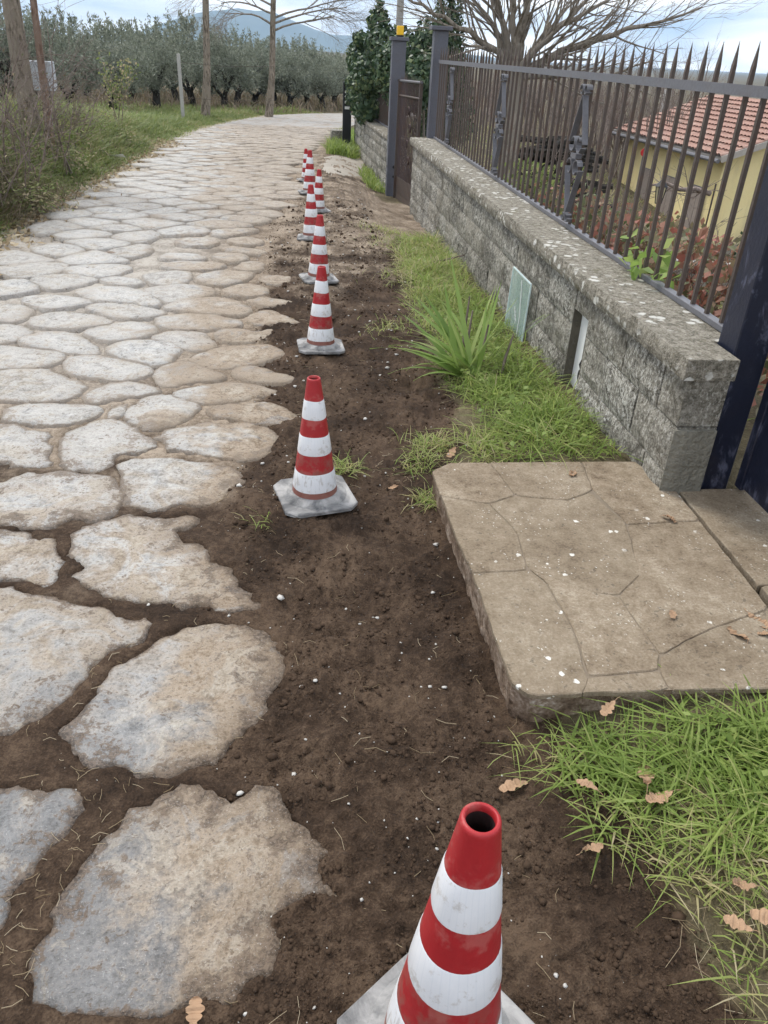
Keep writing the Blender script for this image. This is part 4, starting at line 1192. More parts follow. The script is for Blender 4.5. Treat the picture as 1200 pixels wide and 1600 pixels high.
for dx, dy, ln, wd, be in [(-1.2, .3, .52, .034, .7), (-1.1, .05, .50, .032, .6), (-.9, -.1, .46, .036, .5), (-.8, .35, .5, .033, .5), (-.7, .1, .47, .034, .3), (-.5, .4, .44, .03, .3),
                           (-.45, -.1, .42, .034, .25), (-1.3, -.15, .46, .03, .9), (-.2, .3, .5, .028, .2), (.05, .5, .58, .028, .1), (.1, .4, .48, .026, .2), (.45, -.2, .40, .03, .3), (.4, .1, .36, .028, .3), (-.3, .8, .55, .027, .5),
                           (-1.0, -.5, .38, .03, .9), (-.6, -.5, .33, .026, .7), (.2, .2, .42, .025, .2)]:
    for _ in range(2): sword(dx + random.uniform(-.2, .2), dy + random.uniform(-.25, .25), ln * random.uniform(.75, 1.1), wd * random.uniform(.75, 1.05), be + random.uniform(-.15, .25), random.random())
for dx, dy, h_ in ((-.02, .06, .36), (.05, .0, .30), (.16, -.06, .27), (-.03, .12, .42)):
    MB().tube([(dx, dy, 0), (dx * 1.1, dy + .01, h_ * .5), (dx * 1.2 + .01, dy, h_)], [.009, .008, .004], 6).build('dry_stem', M['twig_brown'], iris)

# ------------------------------------------------------------------ olive trees
def olive_meshes(seed, h=2.6, rad=1.5):
    random.seed(seed); br = []
    lean = Vector((random.uniform(-.15, .15), random.uniform(-.1, .1), 1))
    br.append(([Vector((0, 0, -.15)), Vector((.02, 0, .25)), lean * .55], [.17, .13, .11], 0))
    tips = []
    for k in range(random.randint(3, 4)):
        a = k * 6.28 / 3.5 + random.uniform(-.5, .5); q = lean * random.uniform(.4, .58)
        b2 = []; branch(b2, q, (math.cos(a) * .75, math.sin(a) * .75, .9), h * .40, .075, 1, 3, .7, .06, 5, (3, 4), .6)
        br += b2
        for pts, rd, d in b2:
            if d >= 2: tips += [pts[-1], pts[len(pts) // 2]]
    T = np.array([tuple(t) for t in tips])
    # crown: uneven clumps of small narrow leaves, with upright shoots breaking the outline
    C, N = [], []
    ncl = 76
    for k in range(ncl):
        if k < 50:
            u = rng.normal(size=3); u /= np.linalg.norm(u); r_ = rng.uniform(.55, 1.0)
            c = np.array([u[0] * rad * r_, u[1] * rad * r_, h * .58 + u[2] * h * .36 * r_])
        else:
            c = T[rng.integers(len(T))] + rng.normal(size=3) * .12
        sz = rng.uniform(.14, .33); m_ = int(70 * (sz / .23) ** 2)
        q = rng.normal(size=(m_, 3)) * sz * np.array([.55, .55, .6]); q += c
        q[:, 2] = np.maximum(q[:, 2], .50 + rng.uniform(0, .35, m_))
        C.append(q); N.append(rng.normal(size=(m_, 3)) + np.array([0, 0, .4]))
    for k in range(46):
        a = rng.uniform(0, 6.28); r_ = rad * rng.uniform(.05, .8); z0 = h * (.86 - .22 * (r_ / rad) ** 2); ln = rng.uniform(.2, .7); m_ = 24
        t = rng.random(m_); q = np.column_stack([r_ * math.cos(a) + rng.normal(0, .03, m_) + .08 * t * math.cos(a), r_ * math.sin(a) + rng.normal(0, .03, m_), z0 + t * ln])
        C.append(q); N.append(rng.normal(size=(m_, 3)) * np.array([1, 1, .3]))
    C = np.vstack(C); N = np.vstack(N)
    crown = leaf_mesh('crown', C, N, rng.uniform(.09, .15, len(C)), rng.uniform(.026, .042, len(C)), up=np.array([0, 0, .6]))
    crown.materials.append(M['olive_leaf'])
    mb = MB()
    for pts, rd, d in br: mb.tube(pts, rd, 6 if d < 2 else 3, False)
    tr = mb.mesh('trunk'); tr.materials.append(M['bark_olive']); tr.polygons.foreach_set('use_smooth', [True] * len(tr.polygons))
    return tr, crown
OV = [olive_meshes(s) for s in (11, 12, 13, 14)]
olives = [(246, 30.5, 1.02, 'olive tree just left of the concrete post, dark forked trunk'), (351, 33, 1.0, 'olive tree right of the first tall bare trunk'),
 (372, 36, 1.05, 'olive tree with stout trunk midway between the two tall bare trees'), (398, 37.5, 1.05, 'olive tree just left of the second bare tree'),
 (428, 38.5, 1.05, 'olive tree behind the second bare tree trunk'), (454, 36.5, 1.0, 'olive tree just right of the second bare tree'),
 (480, 37.5, .98, 'olive tree with low forked trunk near the end of the row'), (503, 39, .95, 'olive tree second from the right end of the row'),
 (522, 41, .92, 'small olive tree at the right end of the row by the ivy'), (177, 27.5, .98, 'olive tree behind the pale green sapling'),
 (110, 25.5, .98, 'olive tree right of the grey notice board'), (300, 33.5, 1.0, 'olive tree behind the first tall bare trunk'),
 (55, 24.5, .95, 'olive tree behind the two leaning trunks at left'), (10, 23.5, .95, 'leftmost olive tree, behind the bare brambles')]
backs = [(140, 36), (210, 38), (275, 40), (330, 43), (412, 46), (465, 47), (330, 48), (80, 33), (240, 44), (510, 49)]
bl = ['behind the sapling, second row', 'between the sapling and the concrete post, farther back', 'just left of the first bare trunk, farther back', 'just right of the first bare trunk, farther back', 'left of the second bare trunk, farthest back', 'right of the second bare trunk, farther back', 'behind the first gap right of the straight bare trunk', 'behind the notice board, second row', 'behind the concrete post, farthest back', 'next to the ivy, farthest back']
def put_olive(i, px, Y, s, label, grp):
    p = aty(px, 168, Y); tr, cr2 = OV[i % 4]
    e = empty('olive_tree', (p.x, Y, G(p.x, Y)), random.uniform(0, 6.28)); top = 1.78 + (.0 if px < 330 else -.12 - (px - 330) * .0022)
    hs = (top - G(p.x, Y)) / 2.55; e.scale = (s * 1.02, s * 1.02, hs * random.uniform(.90, 1.24)); tag(e, label, 'tree', grp)
    link('trunk', tr, None, e); link('crown', cr2, None, e)
for i, (px, Y, s, lb) in enumerate(olives): put_olive(i, px, Y, s, lb, 'olive trees in the front row')
for i, (px, Y) in enumerate(backs): put_olive(i + 1, px, Y, 1.15, 'mostly hidden olive tree ' + bl[i], 'olive trees at the back of the orchard')

# ------------------------------------------------------------------ bare trees on the left
def tall_tree(px, py, Y, lean_px, r0, label, limbs, seed, zb=None):
    random.seed(seed); b = aty(px, py, Y); z0 = G(b.x, Y) - .1
    e = empty('bare_tree', (b.x, Y, z0)); tag(e, label, 'tree', 'tall bare roadside trees')
    tp = aty(lean_px, 0, Y); dx = (tp.x - b.x) / (tp.z - z0)
    H_ = 9.0; pts = [Vector((dx * z + .04 * math.sin(z * 1.3), .03 * math.cos(z), z)) for z in np.linspace(0, H_, 14)]
    rad = [r0 * (1.35 if i == 0 else 1.08 if i == 1 else 1 - .055 * i) for i in range(14)]
    tr = MB().tube(pts, rad, 10, False).build('trunk', M['bark_pale'], e, smooth=True)
    br = []
    for (z, a, ln, el) in limbs:
        branch(br, (dx * z, 0, z), (math.cos(a) * math.cos(el), math.sin(a) * math.cos(el), math.sin(el)), ln, .036, 1, 4, .65, .02, 6, (6, 7), .62, .12)
    for k in range(16):
        z = random.uniform(4.2, 8.8); a = random.uniform(0, 6.28)
        branch(br, (dx * z, 0, z), (math.cos(a), math.sin(a), .6), 2.0 * (1.2 - z / 12), .05, 1, 3, .6, .05, 5, (3, 4), .6)
    tubes_obj('crown', br, M['bark_grey'], e)
tall_tree(318, 166, 26, 323, .115, 'tall bare tree with straight pale trunk left of its twin', [(3.6, 2.6, 1.4, .5), (3.9, .3, 1.2, .6)], 31)
tall_tree(419, 176, 29, 429, .112, 'tall bare tree with drooping twigs spreading over the olive row', [(2.55, .15, 2.1, .30), (2.75, -.2, 2.4, .45), (2.9, .3, 2.5, .6), (3.2, 2.9, 1.9, .5), (2.7, 3.3, 1.5, .35), (3.4, .0, 2.3, .4), (3.5, 1.0, 2.0, .5), (3.0, 3.0, 1.7, .2)], 33)
# concrete fence post with wire
pb = aty(286, 181, 25.0); z0 = G(pb.x, 25) - .1
cp = empty('concrete_post', (pb.x, 25, z0)); tag(cp, 'thin pale concrete fence post at the edge of the olive grove', 'post')
MB().box(-.045, .045, -.045, .045, 0, 1.75, .008).build('shaft', plain('pale_concrete', (.36, .35, .32), .9, .2, 10, .003), cp)
mb = MB(); [mb.tube([(0, 0, z), (1.2, .1, z - .05), (2.6, .2, z)], .006, 4) for z in (.7, 1.55)]; mb.build('wire', M['iron'], cp)
# two trunks and a notice board, far left
random.seed(5)
p = aty(44, 172, 12.0); e = empty('leaning_trunk_tree', (p.x, 12, G(p.x, 12) - .1)); tag(e, 'thick pale tree trunk at the left edge of the picture', 'tree')
MB().tube([(0, 0, 0), (.0, 0, .8), (.02, 0, 2.0), (.06, 0, 4.5)], [.14, .115, .105, .09], 12, False).build('trunk', M['bark_pale'], e, smooth=True)
br = []; [branch(br, (0.02, 0, random.uniform(1.9, 4.2)), (random.uniform(-1, .6), random.uniform(-.6, .6), .8), 1.6, .03, 1, 3, .6, .05) for _ in range(7)]
tubes_obj('crown', br, M['twig_brown'], e)
p = aty(70, 174, 11.7); e = empty('slender_tree', (p.x, 11.7, G(p.x, 11.7) - .1)); tag(e, 'slender reddish trunk leaning left beside the thick pale trunk', 'tree')
p2 = aty(52, 0, 11.7); dx = (p2.x - p.x) / (p2.z - e.location.z)
MB().tube([(dx * z, 0, z) for z in (0, .7, 1.6, 2.8, 4.5)], [.06, .05, .042, .038, .03], 9, False).build('trunk', mat_bark('reddish_bark', (.12, .075, .055), (.24, .17, .13)), e, smooth=True)
br = []; [branch(br, (dx * 2.5, 0, random.uniform(1.6, 3.8)), (random.uniform(-1, .8), random.uniform(-.6, .6), .7), 1.2, .02, 1, 3, .6, .03) for _ in range(6)]
tubes_obj('crown', br, M['twig_brown'], e)
p = aty(76, 175, 12.4); e = empty('notice_board', (p.x, 12.4, G(p.x, 12.4) - .05)); tag(e, 'small weathered grey notice board on a post among the brambles', 'sign')
zz = aty(78, 142, 12.4).z - e.location.z; zt = aty(78, 96, 12.4).z - e.location.z
MB().box(-.03, .03, -.03, .03, 0, zz, .004).build('post', plain('grey_timber', (.22, .21, .19), .9, .3, 9, .004), e)
MB().box(-.19, .15, -.10, .09, zz + .002, zt, .006).build('board', plain('weathered_grey_panel', (.40, .42, .44), .8, .22, 7, .004), e)
# brambles
for i, (px, py, Y, s, lb) in enumerate([(8, 190, 9.5, 1.15, 'tangle of bare reddish brambles at the left picture edge'), (60, 190, 10.8, .9, 'bare bramble bush in front of the notice board'), (-40, 200, 8.6, 1.2, 'arching bare brambles nearest the camera on the left verge'), (110, 178, 13.5, .6, 'low brown bramble right of the notice board')]):
    random.seed(40 + i); p = aty(px, py, Y); e = empty('bramble_bush', (p.x, Y, G(p.x, Y))); tag(e, lb, 'bush', 'bare bramble bushes on the left verge')
    br = []
    for k in range(15):
        a = random.uniform(0, 6.28); branch(br, (random.gauss(0, .18), random.gauss(0, .18), 0), (math.cos(a) * .5, math.sin(a) * .5, 1), random.uniform(.8, 1.6) * s, .011, 1, 3, .7, -.02, 6, (3, 5), .55, .12)
    tubes_obj('stems', br, M['twig_brown'], e, lambda d: 3)
    nl_ = 450; C = rng.normal(size=(nl_, 3)) * np.array([.4, .4, .28]) * s + np.array([0, 0, .45 * s])
    me = leaf_mesh('dry_leaves', C, rng.normal(size=(nl_, 3)), .04, .018); link('dry_leaves', me, M['brown_weed'], e)
# green weeds and a pale sapling on the verge
random.seed(71)
for i, (px, Y, h_, lb) in enumerate([(185, 17, .9, 'pale yellow-green sapling standing on the left verge')]):
    p = aty(px, 195, Y); e = empty('sapling', (p.x, Y, G(p.x, Y))); tag(e, lb, 'tree')
    br = []; [branch(br, (random.gauss(0, .04), 0, 0), (random.uniform(-.35, .35), random.uniform(-.3, .3), 1), h_, .012, 1, 2, .5, .05, 5, (3, 4), .5) for _ in range(6)]
    tubes_obj('trunk', br, M['bark_pale'], e, lambda d: 4)
    T = np.array([tuple(pt) for pts, r_, d in br for pt in pts[2:]]); C = T[rng.integers(len(T), size=420)] + rng.normal(size=(420, 3)) * .06
    link('crown', leaf_mesh('crown', C, rng.normal(size=(420, 3)), .06, .035), M['dull_grass'], e)
for i, (px, py, n_, s, lb) in enumerate([(195, 190, 500, .28, 'dark rounded weed bush below the pale sapling'), (100, 195, 600, .4, 'leafy green weed mound on the left bank'), (35, 230, 500, .38, 'bushy green weed at the left edge above the road')]):
    Y = (15.5, 11.5, 8.8)[i]; p = aty(px, py, Y); e = empty('weed_bush', (p.x, Y, G(p.x, Y))); tag(e, lb, 'bush', 'weed bushes on the left bank')
    C = rng.normal(size=(n_, 3)) * np.array([.5, .5, .45]) * s; C[:, 2] = np.abs(C[:, 2]) + .03
    link('foliage', leaf_mesh('foliage', C, C + np.array([0, 0, .3]), .055, .022), M['dull_grass'], e)
    MB().tube([(0, 0, 0), (0, 0, s * .6)], .01, 4).build('stem', M['twig_brown'], e)

# ------------------------------------------------------------------ right background: second wall, fence, ivy
W2 = empty('far_block_wall', (1.345, 12.50, 0), R(2.6)); tag(W2, 'lower grey block wall beyond the small gate, moss on its cap', 'wall')
for ci, (z0, z1) in enumerate([(.30, .46), (.13, .30), (-.04, .13), (-.21, -.04), (-.42, -.21)]):
    y = 0 - (.2 if ci % 2 else 0)
    while y < 5.0:
        e_ = min(y + .42, 5.05); a = max(y, 0)
        if e_ - a > .05: rough_block(0 + random.uniform(-.004, .004), .235, a + .004, e_ - .004, z0 + .004, z1 - .004, 600 + ci * 20 + int(y * 3), .012).build('block', M['block'], W2)
        y = e_
MB().box(.02, .22, .01, 5.0, -.5, .458).build('mortar_joints', M['mortar'], W2)
y = -.03; k = 0
while y < 5.0:
    rough_block(-.03, .27, y + .003, y + .497, .464, .525, 700 + k, .005).build('cap_stone', M['cap'], W2); y += .5; k += 1
F2 = empty('far_iron_fence', (1.345, 12.50, 0), R(2.6)); tag(F2, 'dark iron fence on the far wall, half swallowed by ivy', 'fence')
b2 = spear(MB(), .86, .010).mesh('bar'); b2.materials.append(M['iron'])
for i in range(34):
    o = link('bar', b2, None, F2); o.location = (.19, .1 + .135 * i, .53)
MB().box(.168, .178, .05, 4.8, 1.22, 1.255).build('top_rail', M['rail'], F2)
MB().box(.17, .21, .05, 4.8, .526, .548).build('bottom_rail', M['rail'], F2)
mbx = empty('mail_box', (1.345 + .10, 13.25, .75), R(2.6)); tag(mbx, 'small grey metal mail box hung on the far iron fence', 'mail box')
MB().box(-.05, .05, -.11, .11, 0, .28, .006).build('box', M['rail'], mbx)
MB().box(-.065, .055, -.12, .12, .282, .31, .004).build('lid', plain('light_grey_metal', (.30, .30, .31), .5, .15, 9, .001), mbx)

def leaf_blob(name, ells, n, size, m, parent, shell=.35):
    C, N = [], []
    tot = sum(r[0] * r[1] + r[1] * r[2] + r[0] * r[2] for c, r in ells)
    for c, r in ells:
        k = int(n * (r[0] * r[1] + r[1] * r[2] + r[0] * r[2]) / tot)
        u = rng.normal(size=(k, 3)); u /= np.linalg.norm(u, axis=1, keepdims=True)
        q = u * (1 - shell * rng.random((k, 1)) ** 1.5) * (1 + .22 * fbm(u[:, 0] * 3 + c[0], u[:, 2] * 3 + u[:, 1] * 2, 3, 4))[:, None] * np.array(r) + np.array(c)
        C.append(q); N.append(u + rng.normal(size=(k, 3)) * .55)
    C, N = np.vstack(C), np.vstack(N)
    me = leaf_mesh(name, C, N, size * rng.uniform(.7, 1.25, len(C)), size * .8 * rng.uniform(.7, 1.2, len(C)))
    return link(name, me, m, parent)
ivy = empty('ivy_hedge', (1.45, 15.5, -.25)); tag(ivy, 'dense dark green ivy hedge climbing over the far fence', 'hedge')
E_ = []
for (px, py, Y, rx, ry, rz) in [(575, 120, 15.6, .30, .7, .35), (572, 165, 16.0, .26, .9, .30), (560, 90, 17.0, .22, .7, .30), (600, 75, 15.4, .34, .6, .34), (592, 40, 15.6, .20, .3, .26), (640, 90, 14.4, .38, .6, .40), (665, 120, 13.6, .35, .5, .35), (680, 75, 14.2, .36, .5, .42), (640, 140, 13.4, .4, .5, .35), (556, 140, 17.2, .2, .7, .35), (615, 110, 14.6, .35, .5, .4), (594, 12, 15.6, .08, .12, .14), (565, 60, 16.5, .16, .3, .12)]:
    c = aty(px, py, Y); E_.append(((c.x - 1.45, Y - 15.5, c.z + .25), (rx, ry, rz)))
leaf_blob('foliage', E_, 11500, .085, M['ivy_leaf'], ivy, .4)
mb = MB(); [mb.tube([(x_, y_, -.1), (x_ + .05, y_ + .1, .7), (x_ - .03, y_, 1.5)], .02, 5) for x_, y_ in ((0, 0), (.3, -1), (-.15, 1.0), (.5, -1.8))]
mb.build('stems', M['bark_grey'], ivy)
cf = empty('conifer', (0, 0, 0)); c = aty(700, 60, 15.6); cf.location = (c.x, 15.6, G(c.x, 15.6)); tag(cf, 'dark pointed evergreen behind the grey capped post', 'tree')
E_ = []
for k in range(9):
    z = .4 + k * .33; r_ = .62 * (1 - k / 11) ; E_.append(((random.uniform(-.05, .05), 0, z + .3), (r_, r_, .34)))
leaf_blob('crown', E_, 7000, .07, M['ivy_leaf'], cf, .5)
MB().tube([(0, 0, -.1), (0, 0, 3.0)], [.09, .03], 7).build('trunk', M['bark_olive'], cf)
up = aty(625, 20, 21); e = empty('utility_pole', (up.x, 21, G(up.x, 21))); tag(e, 'grey concrete utility pole rising behind the ivy', 'pole')
MB().tube([(0, 0, 0), (0, 0, 7.5)], [.10, .055], 10).build('shaft', plain('grey_concrete', (.30, .29, .27), .9, .2, 8, .004), e)
mb = MB(); [mb.tube([(0, 0, 7.2 - .2 * k), (14, -4, 5.6 - .2 * k), (30, -9, 6.2 - .2 * k)], .008, 4) for k in range(2)]; mb.build('wire', M['iron'], e)
# far black post, stub wall and gate bars
fp = aty(541, 237, 17.6); z0 = G(fp.x, 17.6)
e = empty('far_gate_post', (fp.x, 17.6, z0 - .05)); tag(e, 'black square post with white house number at the far driveway', 'post')
zt = aty(540, 128, 17.6).z - z0
MB().box(-.085, .085, -.085, .085, 0, zt + .05, .005).build('shaft', plain('black_paint', (.012, .013, .016), .45, .3, 9, .002), e)
mb = MB()
for i, zf in enumerate((.90, .835, .755)):
    zc = zt * zf
    mb.strip([(.0 + .045 * math.cos(a), -.0865, zc + .035 * math.sin(a)) for a in np.linspace(-.6, 3.6, 8)], .002, .02, (0, 1, 0))
mb.build('house_number', white, e)
MB().box(-.05, .05, -.088, -.0852, zt * .66, zt * .70).build('number_plate', white, e)
e2 = empty('far_gate', (fp.x + .12, 17.75, z0)); tag(e2, 'black iron gate leaf beside the far black post', 'gate')
for k in range(6):
    MB().box(.05 + .09 * k, .066 + .09 * k, -.008, .008, .05, zt * .92).build('bar', M['post_blue'], e2)
MB().box(.02, .56, -.012, .012, zt * .80, zt * .83).build('top_rail', M['post_blue'], e2); MB().box(.02, .56, -.012, .012, .06, .10).build('lower_rail', M['post_blue'], e2)
sw = aty(530, 228, 18.2); e = empty('stub_wall', (sw.x, 18.2, G(sw.x, 18.2))); tag(e, 'low stub of grey block wall half hidden by far grass', 'wall')
for k in range(2):
    for j in range(2): rough_block(-.18 + .19 * j, .005 + .19 * j, -.2, .2, -.05 + .2 * k, .145 + .2 * k, 800 + k * 2 + j, .012).build('block', M['block'], e)
# concrete driveway mouth
dp = [gp(a, b) for a, b in ((492, 268), (499, 247), (512, 243), (548, 241), (575, 250), (575, 283), (540, 280), (515, 275))]
Pd = resample(np.array([p[:2] for p in dp]), .12)
gx_, gy_ = np.meshgrid(np.arange(Pd[:, 0].min(), Pd[:, 0].max(), .06), np.arange(Pd[:, 1].min(), Pd[:, 1].max(), .10)); gx_, gy_ = gx_.ravel(), gy_.ravel()
kk = pip(gx_, gy_, Pd); gx_, gy_ = gx_[kk], gy_[kk]; kk = pdist(gx_, gy_, Pd) > .04
pts_ = [Vector(q) for q in Pd] + [Vector(q) for q in zip(gx_[kk], gy_[kk])]
r_ = delaunay_2d_cdt(pts_, [(i, (i + 1) % len(Pd)) for i in range(len(Pd))], [list(range(len(Pd)))], 1, 1e-6)
VD = np.array([tuple(v) for v in r_[0]]); ed = pdist(VD[:, 0], VD[:, 1], Pd)
ZD = gz(VD[:, 0], VD[:, 1]) + .030 * np.clip(ed / .15, 0, 1) - .006 + .006 * fbm(VD[:, 0] * 4, VD[:, 1] * 4, 2, 3)
me = np_mesh('driveway', np.column_stack([VD, ZD]), np.array([f for f in r_[2] if len(f) == 3]))
tag(link('driveway', me, plain('pale_concrete_drive', (.34, .305, .255), .95, .3, 3, .01), smooth=True), kind='structure')

# ------------------------------------------------------------------ big bare tree behind the fence
random.seed(91)
tb = aty(800, 190, 13.5); e = empty('spreading_tree', (tb.x, 13.5, G(tb.x, 13.5) - .1)); tag(e, 'large bare spreading tree behind the iron fence', 'tree')
E0 = Vector(e.location); fork = aty(805, 95, 13.5) - E0
MB().tube([(0, 0, 0), fork * .55, fork], [.22, .18, .15], 12, False).build('trunk', M['bark_grey'], e, smooth=True)
br = []
def limb(pxs, r0, dy=0):
    pts = [fork * .9] + [aty(a, b, 13.5 + dy * (i + 1) / len(pxs)) - E0 for i, (a, b) in enumerate(pxs)]
    fine = []
    for i in range(len(pts) - 1):
        for t in (0, .33, .66): fine.append(pts[i].lerp(pts[i + 1], t) + Vector((random.gauss(0, .02), random.gauss(0, .03), random.gauss(0, .02))))
    fine.append(pts[-1]); n = len(fine); rad = [max(.012, r0 * (1 - .85 * i / (n - 1))) for i in range(n)]
    br.append((fine, rad, 0))
    for i in range(2, n):
        for _ in range(2):
            d = (fine[i] - fine[i - 1]).normalized(); o = Matrix.Rotation(random.uniform(0, 6.28), 3, d) @ d.orthogonal().normalized()
            branch(br, fine[i], d + o * random.uniform(.35, .9) + Vector((0, 0, .15)), random.uniform(.55, 1.2), rad[i] * .42, 1, 3, .5, .03, 4, (2, 4), .6)
limb([(860, 90), (930, 60), (1010, 38), (1095, 12)], .075, -.8)
limb([(850, 60), (905, 15), (960, -40)], .065, .6)
limb([(815, 45), (830, -10), (850, -80)], .085, .2)
limb([(790, 50), (770, 5), (745, -60)], .075, .4)
limb([(765, 70), (715, 40), (660, 10), (620, -15)], .06, -.5)
limb([(775, 40), (735, 0), (700, -40)], .055, 1.0)
limb([(870, 120), (950, 118), (1020, 95)], .05, -1.2)
limb([(840, 75), (880, 40), (915, -20)], .055, -1.0)
limb([(805, 30), (800, -20), (795, -90)], .06, -.6)
limb([(860, 45), (940, 5), (1010, -30)], .055, .2)
limb([(780, 80), (730, 70), (690, 50)], .045, 1.2)
tubes_obj('crown', br, M['bark_grey'], e, lambda d: (7, 5, 3, 3, 3)[d])

# ------------------------------------------------------------------ garden behind the wall
for i, (cx, cy, r_, h_, lb) in enumerate([(2.25, 3.55, .34, .80, 'red-leaved shrub nearest the dark gate post'), (2.3, 4.25, .38, .78, 'red and green leaved shrub behind the near fence bars'), (2.25, 5.1, .36, .74, 'reddish shrub behind the first scroll ornament'),
                                      (2.3, 6.0, .4, .66, 'brownish shrub between the two scroll ornaments'), (2.3, 7.0, .42, .64, 'rusty leaved shrub behind the middle of the fence'), (2.35, 8.2, .45, .7, 'dull green shrub behind the far part of the fence')]):
    z0 = G(cx, cy); e = empty('garden_shrub', (cx, cy, z0)); tag(e, lb, 'shrub', 'shrubs behind the iron fence')
    n_ = 620; u = rng.normal(size=(n_, 3)) * np.array([.42, .5, .30]) * np.array([r_, r_ * 1.2, 1]); u[:, 2] = np.clip((h_ - .25 - z0) + u[:, 2] * .6, .05, h_ - z0)
    rv = np.clip(rng.random(n_) * .7 + (.30 if i < 3 else 0) * rng.random(n_), 0, 1)
    me = leaf_mesh('foliage', u, rng.normal(size=(n_, 3)) + np.array([-.5, 0, .6]), .075 * rng.uniform(.6, 1.2, n_), .048 * rng.uniform(.6, 1.2, n_), rv=rv)
    link('foliage', me, M['red_leaf'] if i < 5 else M['dull_grass'], e)
    random.seed(100 + i); br = []
    [branch(br, (random.gauss(0, .08), random.gauss(0, .1), 0), (random.uniform(-.4, .4), random.uniform(-.5, .5), 1), h_ - z0 - .1, .009, 1, 3, .6, .04, 5, (3, 4), .5) for _ in range(7)]
    tubes_obj('stems', br, M['twig_brown'], e, lambda d: 3)
# creeper leaves spilling over the bottom rail
cl = empty('creeper', (1.72, 3.75, CAPZ)); tag(cl, 'green creeper spilling through the fence onto the wall cap', 'plant')
C = np.column_stack([rng.normal(-.02, .06, 46), rng.normal(0, .16, 46), np.abs(rng.normal(.05, .06, 46)) + .012])
link('foliage', leaf_mesh('foliage', C, rng.normal(size=(46, 3)) + np.array([-.6, 0, .8]), .075, .055), M['iris'], cl)
MB().tube([(.1, -.2, .1), (-.02, -.1, .03), (-.05, .05, .02), (.05, .25, .08)], .004, 4).build('stem', M['twig_brown'], cl)

# house
HX, HY0, HY1, HZ0, HZ1 = 11.6, 22.0, 29.6, -3.4, -.38
house = empty('yellow_house', (HX, HY0, HZ0)); tag(house, 'yellow rendered house with red tiled roof seen through the fence', 'house')
def mat_render():
    q = NT('yellow_render'); v = q.obj(); X, Y, Z = q.xyz(v); n1 = q.noise(v, .8, 6, .65); n2 = q.noise(q.scl(v, (1.5, 1.5, .4)), 1.2, 5)
    c = q.mix(n1, (.70, .57, .25), (.82, .72, .42)); c = q.mix(q.math('MULTIPLY', q.step(.5, .7, n2), .5), c, (.50, .42, .26))
    c = q.mix(q.step(.95, .75, q.math('ADD', Z, q.math('MULTIPLY', n1, .3))), c, (.27, .25, .20))
    return q.done(c, .95, q.bump(q.noise(v, 14, 5), .01), spec=.15)
hw, hd, hh = 6.0, HY1 - HY0, HZ1 - HZ0
mr = mat_render()
V = [(0, 0, 0), (hw, 0, 0), (hw, hd, 0), (0, hd, 0), (0, 0, hh), (hw, 0, hh), (hw, hd, hh), (0, hd, hh), (hw / 2, 0, hh + 1.08), (hw / 2, hd, hh + 1.08)]
MB().add(V, [(0, 1, 5, 8, 4), (2, 3, 7, 9, 6), (0, 4, 7, 3), (1, 2, 6, 5)]).build('wall', mr, house)
# roof: board, barge boards, rows of curved tiles
def mat_tile():
    q = NT('terracotta_tile'); p = q.obj(); n1 = q.noise(p, 1.5, 5); n2 = q.noise(p, 9, 5, .7)
    c = q.mix(n2, (.27, .15, .115), (.44, .28, .225)); c = q.mix(q.step(.52, .68, n1), c, (.38, .26, .21)); 
    c = q.mix(q.math('MULTIPLY', q.step(.62, .7, q.noise(p, 16, 4)), .6), c, (.14, .11, .085))
    return q.done(c, .9, q.bump(n2, .01), spec=.2)
sl = 1.08 / (hw / 2); ov = .38
gr_wood = plain('grey_eave_board', (.20, .185, .165), .9, .25, 6, .004)
for s in (0, 1):
    mx = (lambda x: x) if s == 0 else (lambda x: hw - x)
    zr = lambda x: hh + x * sl
    V = [(mx(-ov), -ov, zr(-ov) + .02), (mx(-ov), hd + ov, zr(-ov) + .02), (mx(hw / 2), hd + ov, zr(hw / 2) + .02), (mx(hw / 2), -ov, zr(hw / 2) + .02)]
    V += [(x, y, z + .09) for x, y, z in V]
    MB().add(V, [(0, 1, 2, 3), (7, 6, 5, 4), (0, 4, 5, 1), (1, 5, 6, 2), (2, 6, 7, 3), (3, 7, 4, 0)]).build('roof_deck', gr_wood, house)
    VV, FF = [], []; nt = 0
    nrow, ncol = 12, int((hd + 2 * ov) / .20)
    for r_ in range(nrow):
        xa = -ov - .04 + r_ * (hw / 2 + ov) / nrow; xb = xa + (hw / 2 + ov) / nrow + .05
        for cidx in range(ncol):
            y0_ = -ov + cidx * .2; j = rng.uniform(-.012, .012); b_ = len(VV)
            for (xx, lift, rr_) in ((xa, .055, .10), (xb, .0, .085)):
                for a in (0, .25, .5, .75, 1.0):
                    an = math.pi * a; VV.append((mx(xx + j), y0_ + .1 - math.cos(an) * rr_, zr(xx) + .115 + lift + math.sin(an) * .055))
            for k in range(4): FF.append((b_ + k, b_ + k + 1, b_ + 6 + k, b_ + 5 + k))
    o = MB().add(VV, FF).build('roof_tiles', mat_tile() if s == 0 else bpy.data.materials['terracotta_tile'], house); o['kind'] = 'stuff'
    MB().strip([(mx(-ov - .02), -ov - .03, zr(-ov) + .06), (mx(hw / 2), -ov - .03, zr(hw / 2) + .06)], .03, .16, (0, 1, 0)).build('barge_board', plain('pale_barge', (.36, .33, .29), .9, .2, 7, .004) if s == 0 else bpy.data.materials['pale_barge'], house)
MB().tube([(-ov - .07, -ov, hh - .12), (-ov - .07, hd + ov, hh - .12)], .055, 8).build('gutter', M['rail'], house)
shut = plain('grey_brown_shutter', (.25, .21, .18), .8, .2, 9, .003)
